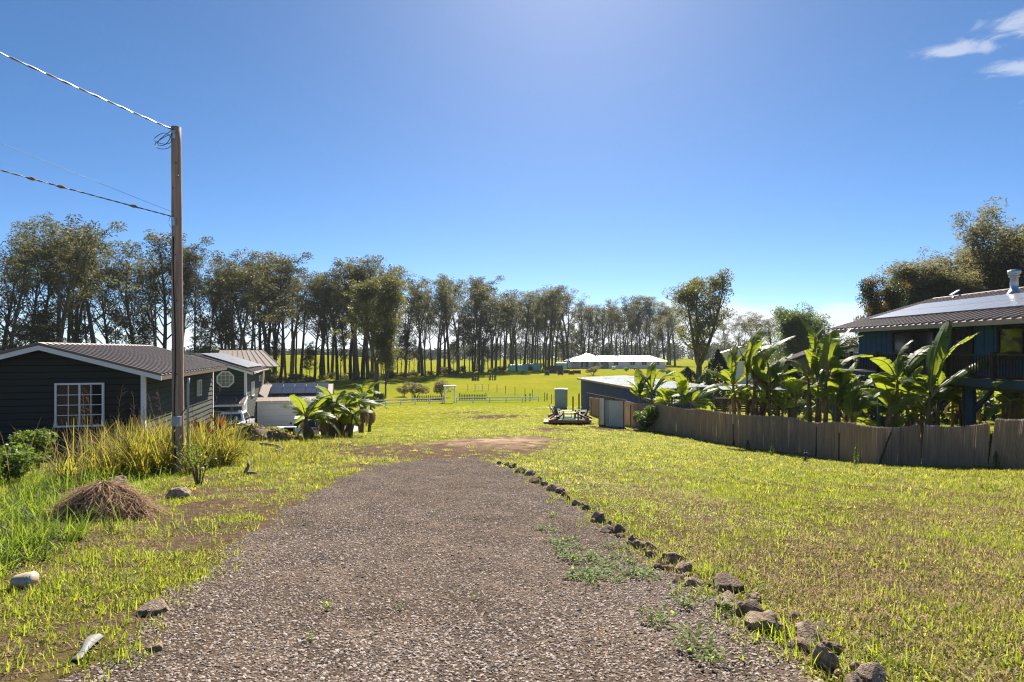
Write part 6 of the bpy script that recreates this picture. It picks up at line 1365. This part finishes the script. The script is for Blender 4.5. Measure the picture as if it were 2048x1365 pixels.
# ------------------------------------------------------------------ weedy bank on the left
def ribbon_field(name, pts, lmin, lmax, wd, lean, m, seed, label, segs=5, droop=.28, tilt_az=None, parent=None):
    rg_ = np.random.default_rng(seed); n_ = len(pts); Vv, Qq = blades(n_, lmin, lmax, wd, 0, lean, rg_, segs, droop); k_ = 2 * (segs + 1)
    Vv = Vv.reshape(n_, k_, 3) + np.asarray(pts)[:, None, :]
    o = obj(name, np_mesh(name, Vv.reshape(-1, 3), Qq, m), parent)
    if parent is None: tag(o, label, 'grass', None, 'stuff')
    else: o['kind'] = 'stuff'
    return o
def field_pts(lst, seed, clump_=0):
    rg_ = np.random.default_rng(seed); out = []
    for u, v, ru, rv, n_ in lst:
        cx, cyy, rx, ry = world_blob(u, v, ru, rv); q = rg_.normal(size=(n_, 2)) * .6
        if clump_:
            nc = max(3, n_ // clump_); cc = rg_.normal(size=(nc, 2)) * .65; q = cc[rg_.integers(0, nc, n_)] + rg_.normal(size=(n_, 2)) * np.array([.10, .10])
        x = cx + q[:, 0] * rx; y = cyy + q[:, 1] * ry; out.append(np.stack([x, y, zf(x, y) - .03], 1))
    return np.concatenate(out)
TG = [(240,950,50,14,420),(295,948,45,12,650),(325,934,30,8,700),(395,926,30,6,260),(440,930,40,7,220),(415,935,45,10,300),(160,960,30,8,90),(375,930,35,10,280),(350,915,60,10,300),(450,912,50,8,160)]
ribbon_field('tall_grass', field_pts(TG, 1, 34), .45, 1.5, .03, .3, M['tall_grass'], 2, 'tall yellow green grass crowding round the utility pole')
ribbon_field('dry_grass', field_pts([(250,945,80,14,160),(330,935,50,12,110),(160,950,60,12,60),(420,925,60,10,70)], 3), .8, 1.6, .012, .2, M['dry_grass'], 4, 'dry tan stalks standing among the tall grass')
LG = [(30,1010,90,50,1500),(70,960,80,20,700),(20,920,60,20,500),(60,1090,80,18,420),(10,1130,60,30,380),(150,975,60,12,300),(240,1000,30,8,120),(60,1040,70,20,400)]
ribbon_field('green_grass', field_pts(LG, 5, 18), .2, .62, .014, .5, M['green_grass'], 6, 'rank green grass on the bank at the left edge')
ribbon_field('bank_grass', field_pts([(560,905,80,8,500),(640,895,60,7,350),(700,885,40,6,150),(500,925,60,9,360),(600,920,70,8,260),(545,890,50,6,200)], 7), .15, .5, .016, .45, M['tall_grass'], 8, 'bright weeds along the lip of the slope toward the garage')
ribbon_field('edge_grass', field_pts([(260,1050,90,12,260),(360,1060,80,12,240),(300,1120,80,14,220),(170,1130,80,14,220),(430,1060,60,12,220),(330,1000,70,10,160),(120,1190,70,14,200),(250,1180,80,14,180),(560,975,50,8,120),(470,960,60,8,150),(600,950,50,6,100),(240,1320,80,20,160),(60,1250,60,20,100),(1420,1150,30,12,180),(1400,1190,26,14,130),(1480,1250,40,16,130),(1560,1280,40,16,150),(1620,1320,50,16,160),(1700,1300,60,16,160),(1285,1070,26,9,110),(1250,1040,26,8,90),(1200,1010,30,7,90),(1120,975,30,6,90),(1050,945,30,5,70),(1350,1120,30,9,80),(1810,1345,60,14,160)], 9), .08, .22, .011, .65, M['lawn_a'], 10, 'coarse grass tufts along both edges of the drive', 4, .3)
# seed stalks, countable clumps of stems
def stalks():
    t_ = [(172,905,0),(290,890,1),(405,905,2),(440,900,0),(230,900,1),(270,905,2),(318,905,0),(330,900,1),(190,920,2),(395,890,1)]
    for i, (u, v, k_) in enumerate(sorted(t_)):
        r_ = random.Random(i); c = ug(u, 15 + r_.uniform(-1.5, 1.5)); h = r_.uniform(1.5, 2.1); t = thing('seed_stalk', f'{ORD[i + 1]} from left of the thin dry seed stalks above the tall grass', 'weed', c, r_.uniform(0, 6), 'dry seed stalks'); b = MB(); lean_ = r_.uniform(.1, .45)
        pts = [Vector((lean_ * (q ** 2) * h * .6, 0, q * h)) for q in np.linspace(0, 1, 8)]; b.tube(pts, [.007 - .004 * q for q in np.linspace(0, 1, 8)], 4); b.build('stalk', M['dry_grass'], t)
        b = MB()
        for j in range(16):
            p = pts[4 + j // 5].lerp(pts[min(7, 5 + j // 5)], (j % 5) / 5); b.bar(p, p + Vector((r_.uniform(-.1,.16), r_.uniform(-.1,.1), r_.uniform(.03,.14))), .006, .006)
        b.build('seed_head', M['straw_tip'], t)
stalks()
# broadleaf shrubs on the bank
SB = [bush_mesh(700 + i, .7, .9, 1500, .11, M['shrub'], .5) for i in range(3)]
bush('leafy_shrub', 'leafy green shrub growing below the cottage window', 'shrub', SB[0], ug(75, 15.5), 1.0, 0, None, 1.2)
bush('leafy_shrub', 'leafy green shrub at the left edge of the bank', 'shrub', SB[1], ug(8, 12.5), .8, 1)
bush('leafy_shrub', 'dark leafy shrub against the cottage wall between window and pole', 'shrub', SB[2], ug(20, 14.5), .9, 2)
SPR = bush_mesh(720, .55, 1.0, 420, .055, M['shrub'], .6, .6, 9)
bush('sparse_shrub', 'sparse twiggy shrub in front of the utility pole', 'shrub', SPR, hit(398, 972), .8, 0, None, 1.0)
bush('sparse_shrub', 'twiggy yellow green shrub right of the pole beyond the sparse one', 'shrub', SB[0], ug(430, 16.5), .75, 2, None, .7)
bush('sparse_shrub', 'feathery bush at the end of the tall grass by the slope', 'shrub', bush_mesh(722, .6, .7, 900, .12, M['tall_grass'], .15, .5), ug(462, 16), .9, 1)
def ti_plant(label, c, n_, seed, sc=1):
    r_ = random.Random(seed); t = thing('ti_plant', label, 'plant', c); b = MB(); b.tube([(0,0,-.1),(.03,0,.7*sc)], [.03,.02], 6); b.build('stem', M['stem'], t)
    for i in range(n_):
        a = r_.uniform(0, 6.28); e = r_.uniform(.5, 1.35); l = r_.uniform(.35, .6) * sc; bs = Vector((.02, 0, .7 * sc * r_.uniform(.4, 1))); bl, rb = banana_leaf(bs, bs + Vector((math.cos(a)*math.cos(e), math.sin(a)*math.cos(e), math.sin(e))) * l, .065 * sc, seed * 7 + i, .12, .0); bl.build('leaf', M['ti'], t)
ti_plant('red leaved ti plant right of the utility pole', ug(402, 17.5), 22, 1, 1.15); ti_plant('smaller orange red ti plant beside the larger one by the pole', ug(438, 18), 16, 2, 1.2)
for i, (u, v) in enumerate([(414,908),(425,866),(410,925)]):
    c = P(u, v, 15.2); t = thing('red_flower', 'small red flower spike among the weeds right of the pole', 'flower', c, 0, 'red flowers by the pole'); b = MB()
    b.tube([(0,0,-.35),(0,0,0)], .006, 4); b.build('stalk', M['shrub'], t); b = MB(); b.lathe([(.005,-.03),(.03,0),(.025,.05),(.005,.1)], 7); b.build('bloom', M['red_flower'], t, True)
# heap of dry grass
def heap():
    c = hit(205, 1035); t = thing('dry_grass_heap', 'brown heap of pulled dry grass and roots on the bank', 'heap', c); R_, H_ = 0.56, .5; b = MB(); n_, m_ = 22, 9
    vs_ = []
    for j in range(m_ + 1):
        for i in range(n_):
            a = 6.283 * i / n_; q = j / m_; r = R_ * (1 - q) ** .6 * (1 + .16 * math.sin(3*a + 2) + .1 * math.sin(7*a + 5*q)); vs_.append((r*math.cos(a)*1.2, r*math.sin(a)*.8, H_ * q - .06))
    b.add(vs_, [(j*n_+i, j*n_+(i+1) % n_, (j+1)*n_+(i+1) % n_, (j+1)*n_+i) for j in range(m_) for i in range(n_)]); b.build('mound', mat('heap_core', (.11,.068,.045), .95, .4, 8, bump=.8, bscale=30), t, True)
    rg_ = np.random.default_rng(5); n_ = 4200; a = rg_.uniform(0, 6.283, n_); q = rg_.random(n_) ** .8 * 1.06; r = R_ * np.clip(1.02 - q, 0, 1) ** .6 * rg_.uniform(.9, 1.25, n_)
    p0 = np.stack([r*np.cos(a)*1.2, r*np.sin(a)*.8, H_*q + .0], 1); az = a + rg_.normal(0, 1.1, n_); l = rg_.uniform(.08, .42, n_); d = np.stack([np.cos(az), np.sin(az), -rg_.uniform(.2, 1.0, n_)], 1); d /= np.linalg.norm(d, axis=1)[:, None]
    sd_ = np.stack([-np.sin(az), np.cos(az), rg_.normal(0,.4,n_)], 1) * .0035; p1 = p0 + d * l[:, None] * .5 + np.array([0,0,.03]); p2 = p0 + d * l[:, None]; p2 += rg_.normal(0, .05, p2.shape); p2[:, 2] = np.maximum(p2[:, 2], -.02)
    Vv = np.stack([p0 - sd_, p0 + sd_, p1 - sd_, p1 + sd_, p2 - sd_*.5, p2 + sd_*.5], 1).reshape(-1, 3); o_ = np.arange(n_)[:, None] * 6; Qq = np.concatenate([o_ + np.array([[0,1,3,2]]), o_ + np.array([[2,3,5,4]])])
    o = obj('straw', np_mesh('straw', Vv, Qq, [M['hay'], M['dry_grass']], midx=(rg_.random(len(Qq)) < .35).astype(int)), t); o['kind'] = 'stuff'
heap()
# sack, plastic strip, plank, soil mound
def sack():
    c = hit(50, 1175); t = thing('plastic_sack', 'stuffed pale plastic sack with blue print lying in the grass', 'sack', c, R(18)); t.scale = (.72, .85, .85); b = MB(); L_ = .26
    prof = [(-.02,.02),(.0,.07),(.05,.085),(.13,.092),(.2,.09),(.24,.07),(.26,.02)]
    n_ = 16; vs_ = []
    for x, r in prof:
        for i in range(n_): a = 6.283*i/n_; k_ = 1 + .08*math.sin(3*a + 20*x) + .04*math.sin(7*a - 30*x); vs_.append((x - .12, r*k_*math.cos(a)*1.1, .075 + r*k_*math.sin(a)*.85))
    m_ = len(prof); b.add(vs_, [(j*n_+i, j*n_+(i+1) % n_, (j+1)*n_+(i+1) % n_, (j+1)*n_+i) for j in range(m_-1) for i in range(n_)] + [tuple(reversed(range(n_))), tuple(range((m_-1)*n_, m_*n_))]); b.build('bag', M['bag'], t, True)
    for k_, (x, a) in enumerate([(.055,-.9),(.085,-.9),(.07,-1.2),(.1,-1.25),(.06,-1.5),(.09,-1.55),(.045,-1.2)]):
        b = MB(); rr_ = .098; q = Vector((x, rr_*math.sin(a)*1.1, .078 + rr_*math.cos(a)*.87)); nn = Vector((0, math.sin(a), math.cos(a))); b.bar(q - Vector((.009,0,0)), q + Vector((.009,0,0)), .006, .004, nn); b.bar(q + nn.cross(Vector((1,0,0))) * .012 - Vector((.0,0,0)), q - nn.cross(Vector((1,0,0))) * .012, .006, .0042, nn); b.build('print_mark', M['bag_blue'], t)
sack()
def strip():
    pts = [hit(*p) for p in ((125,1328),(150,1302),(176,1282))]; c = pts[0]; t = thing('plastic_strip', 'pale strip of plastic sheet sticking up along the drive edge', 'sheet', c); b = MB(); n_ = 10; vs_ = []
    for i in range(n_ + 1):
        q = i / n_; p = c.lerp(pts[2], q) - c; h = .012 + .05 * math.sin(2.6 * q) ; vs_ += [p + Vector((.03*math.sin(5*q),0,.0)), p + Vector((.05 + .02*math.sin(7*q), .03, h)), p + Vector((.11, .0, h * .3 + .02))]
    b.add(vs_, [(3*i + k_, 3*i + k_ + 1, 3*i + k_ + 4, 3*i + k_ + 3) for i in range(n_) for k_ in (0,1)]); o = b.build('sheet', M['tarp'], t, True); s_ = o.modifiers.new('s', 'SOLIDIFY'); s_.thickness = .003
strip()
def plank():
    pts = [hit(*p) for p in ((520,892),(538,893),(558,897),(566,902),(552,907))]; c = pts[0]; t = thing('old_plank', 'curved grey old plank lying on the lip of the slope', 'plank', c); b = MB()
    for a, e in zip(pts[:3], pts[1:4]): b.bar(a - c + Vector((0,0,.06)), e - c + Vector((0,0,.06)), .05, .12)
    b.build('board', M['wood_grey'], t); b = MB(); b.bar(pts[3] - c + Vector((0,0,.06)), pts[4] - c + Vector((0,0,.05)), .06, .12); b.build('broken_end', M['wood_grey'], t)
    c = hit(490, 950); t = thing('driftwood', 'bent grey piece of driftwood in the grass right of the pole', 'wood', c); b = MB(); b.tube([(0,0,.03),(.06,.05,.2),(.03,.1,.3)], [.05,.035,.02], 7); b.tube([(0,0,.03),(.18,-.05,.06),(.3,-.06,.05)], [.05,.035,.015], 7); b.build('branch', M['wood_grey'], t, True)
plank()
def mound(u, D, R_, H_, label, seed):
    c = ug(u, D); t = thing('soil_mound', label, 'mound', c); r_ = random.Random(seed); b = MB(); n_, m_ = 26, 8; vs_ = []; ph = [r_.uniform(0,6) for _ in range(4)]
    for j in range(m_ + 1):
        for i in range(n_):
            a = 6.283*i/n_; q = j/m_; r = R_*(1 - q)**.7*(1 + .15*math.sin(2*a + ph[0]) + .1*math.sin(5*a + ph[1] + 3*q)); vs_.append((r*math.cos(a)*1.4, r*math.sin(a)*.8, H_*q*(1 + .1*math.sin(3*a + ph[2])) - .1))
    b.add(vs_, [(j*n_+i, j*n_+(i+1) % n_, (j+1)*n_+(i+1) % n_, (j+1)*n_+i) for j in range(m_) for i in range(n_)]); b.build('earth', M['mound'], t, True)
    rg_ = np.random.default_rng(seed); n2 = 220; a = rg_.uniform(0,6.28,n2); q = rg_.random(n2); r = R_*(1-q)**.7; C = np.stack([r*np.cos(a)*1.4, r*np.sin(a)*.8, H_*q + .05], 1); V_, Q_ = leaf_quads(C, .16, rg_, .3, -.6); o = obj('weeds', np_mesh('weeds', V_, Q_, M['tall_grass']), t); o['kind'] = 'stuff'
M['mound'] = mat('mound_soil', (.13,.085,.055), .95, .4, 4, bump=.9, bscale=12, col2=(.2,.15,.07))
mound(505, 27, 1.2, .75, 'weedy soil mound between the pole and the garage', 1); mound(545, 28, 1.0, .55, 'lower soil mound just below the garage door', 2); mound(480, 29, .9, .6, 'soil mound nearest the red leaved plants', 3)
def bin_bags():
    for i, (u, D, lab) in enumerate([(448,17.8,'crumpled white plastic heap among the weeds right of the pole'),(460,18.5,'small crumpled white plastic scrap beside the larger heap')]):
        c = ug(u, D, .25); o = obj('plastic_heap', stone_mesh('plastic_heap', 60 + i, 3, M['cloth_white'], .8), None, c); o.scale = (.22,.16,.16) if i == 0 else (.12,.1,.1); tag(o, lab, 'litter')
bin_bags()
# weeds growing in the drive
def weed_mesh(seed, n_, R_, m):
    rg_ = np.random.default_rng(seed); b = MB()
    for i in range(n_):
        a = rg_.uniform(0, 6.28); r = R_ * rg_.random() ** .6; z = rg_.uniform(.01, .06); p = Vector((r*math.cos(a), r*math.sin(a), z)); s = rg_.uniform(.012, .026); d = Vector((math.cos(a + rg_.normal(0,.8)), math.sin(a + rg_.normal(0,.8)), rg_.uniform(-.2,.6))).normalized(); sd_ = d.cross(Vector((0,0,1))).normalized()
        b.add([p, p + d*s*.5 + sd_*s*.55, p + d*s*1.2 + sd_*s*.4, p + d*s*1.7, p + d*s*1.2 - sd_*s*.4, p + d*s*.5 - sd_*s*.55], [(0,1,2,3),(0,3,4,5)])
        if i % 3 == 0: b.bar((p.x*.2,p.y*.2,0), p, .002, .002)
    return b.mesh('weed', m)
M['weed'] = mat('weed_leaf', (.09,.17,.03), .6, .3, 8, spec=.15, trans=.5, tcol=(.42,.55,.05))
WM = [weed_mesh(i, 46, .11, M['weed']) for i in range(4)]; WS = [weed_mesh(10 + i, 18, .05, M['weed']) for i in range(2)]
patch = [(1110,1088,1),(1125,1095,1.1),(1140,1083,.9),(1118,1108,1),(1135,1118,1),(1155,1100,.8),(1148,1125,1),(1170,1122,1),(1188,1115,.9),(1200,1130,.9),(1165,1155,1.1),(1185,1158,1.1),(1205,1150,1),(1222,1138,.9),(1232,1165,.9),(1145,1160,.8),(1215,1098,.7),(1240,1098,.8),(1258,1128,.8),(1090,1062,.9),(1105,1066,.8),(1080,1062,.6),(1228,1118,.7),(1262,1155,1.0),(1285,1150,1.0),(1300,1160,.9),(1180,1172,.7)]
for i, (u, v, s) in enumerate(patch): o = obj('weed', WM[i % 4], None, hit(u, v) + Vector((0,0,.015))); o.scale = (s*1.0,) * 3; o.rotation_euler = (0,0,i*1.3); tag(o, 'low leafy weed of the patch spreading over the right side of the drive', 'weed', 'weed patch on the drive')
for i, (u, v, s, lab) in enumerate([(1314,1250,1.1,'upright leafy weed standing alone near the bottom of the drive'),(1385,1300,1.2,'low spreading weed near the bottom right of the drive'),(1366,1215,.9,'bright weed between the drive patch and the border rocks'),(1452,1225,1.0,'trailing weed hugging the near border rocks'),(655,1223,.7,'bright green weed tuft alone in the left half of the drive'),(797,1223,.5,'small weed sprout in the middle of the drive'),(875,1032,.5,'tiny weed sprout in the far middle of the drive'),(800,1052,.5,'tiny weed sprout left of the far middle of the drive'),(950,1203,.5,'small weed sprout just right of the drive centre'),(625,1285,.6,'thin weed sprout near the bottom left of the drive'),(1106,1037,.8,'bright weed above the drive patch'),(1420,1330,.9,'weed sprout by the bottom end of the border')]):
    o = obj('weed', (WM if s > .75 else WS)[i % 2], None, hit(u, v) + Vector((0,0,.015))); o.scale = (s, s, s * 1.6); o.rotation_euler = (0,0,i); tag(o, lab, 'weed')
# ------------------------------------------------------------------ haze
def haze():
    b = MB(); b.lohi((-2650, -130, -40), (2650, 4560, 27)); o = b.build('haze', None); o.data.materials.clear()
    m = bpy.data.materials.new('haze'); m.use_nodes = True; t = m.node_tree; t.nodes.clear(); out = N('ShaderNodeOutputMaterial', t); v = N('ShaderNodeVolumePrincipled', t)
    v.inputs['Color'].default_value = (.80, .88, 1.0, 1); v.inputs['Density'].default_value = .00011; v.inputs['Anisotropy'].default_value = .25
    t.links.new(v.outputs[0], out.inputs['Volume']); o.data.materials.append(m)
    tag(o, 'thin pale haze over the whole valley', None, None, 'stuff')
haze()
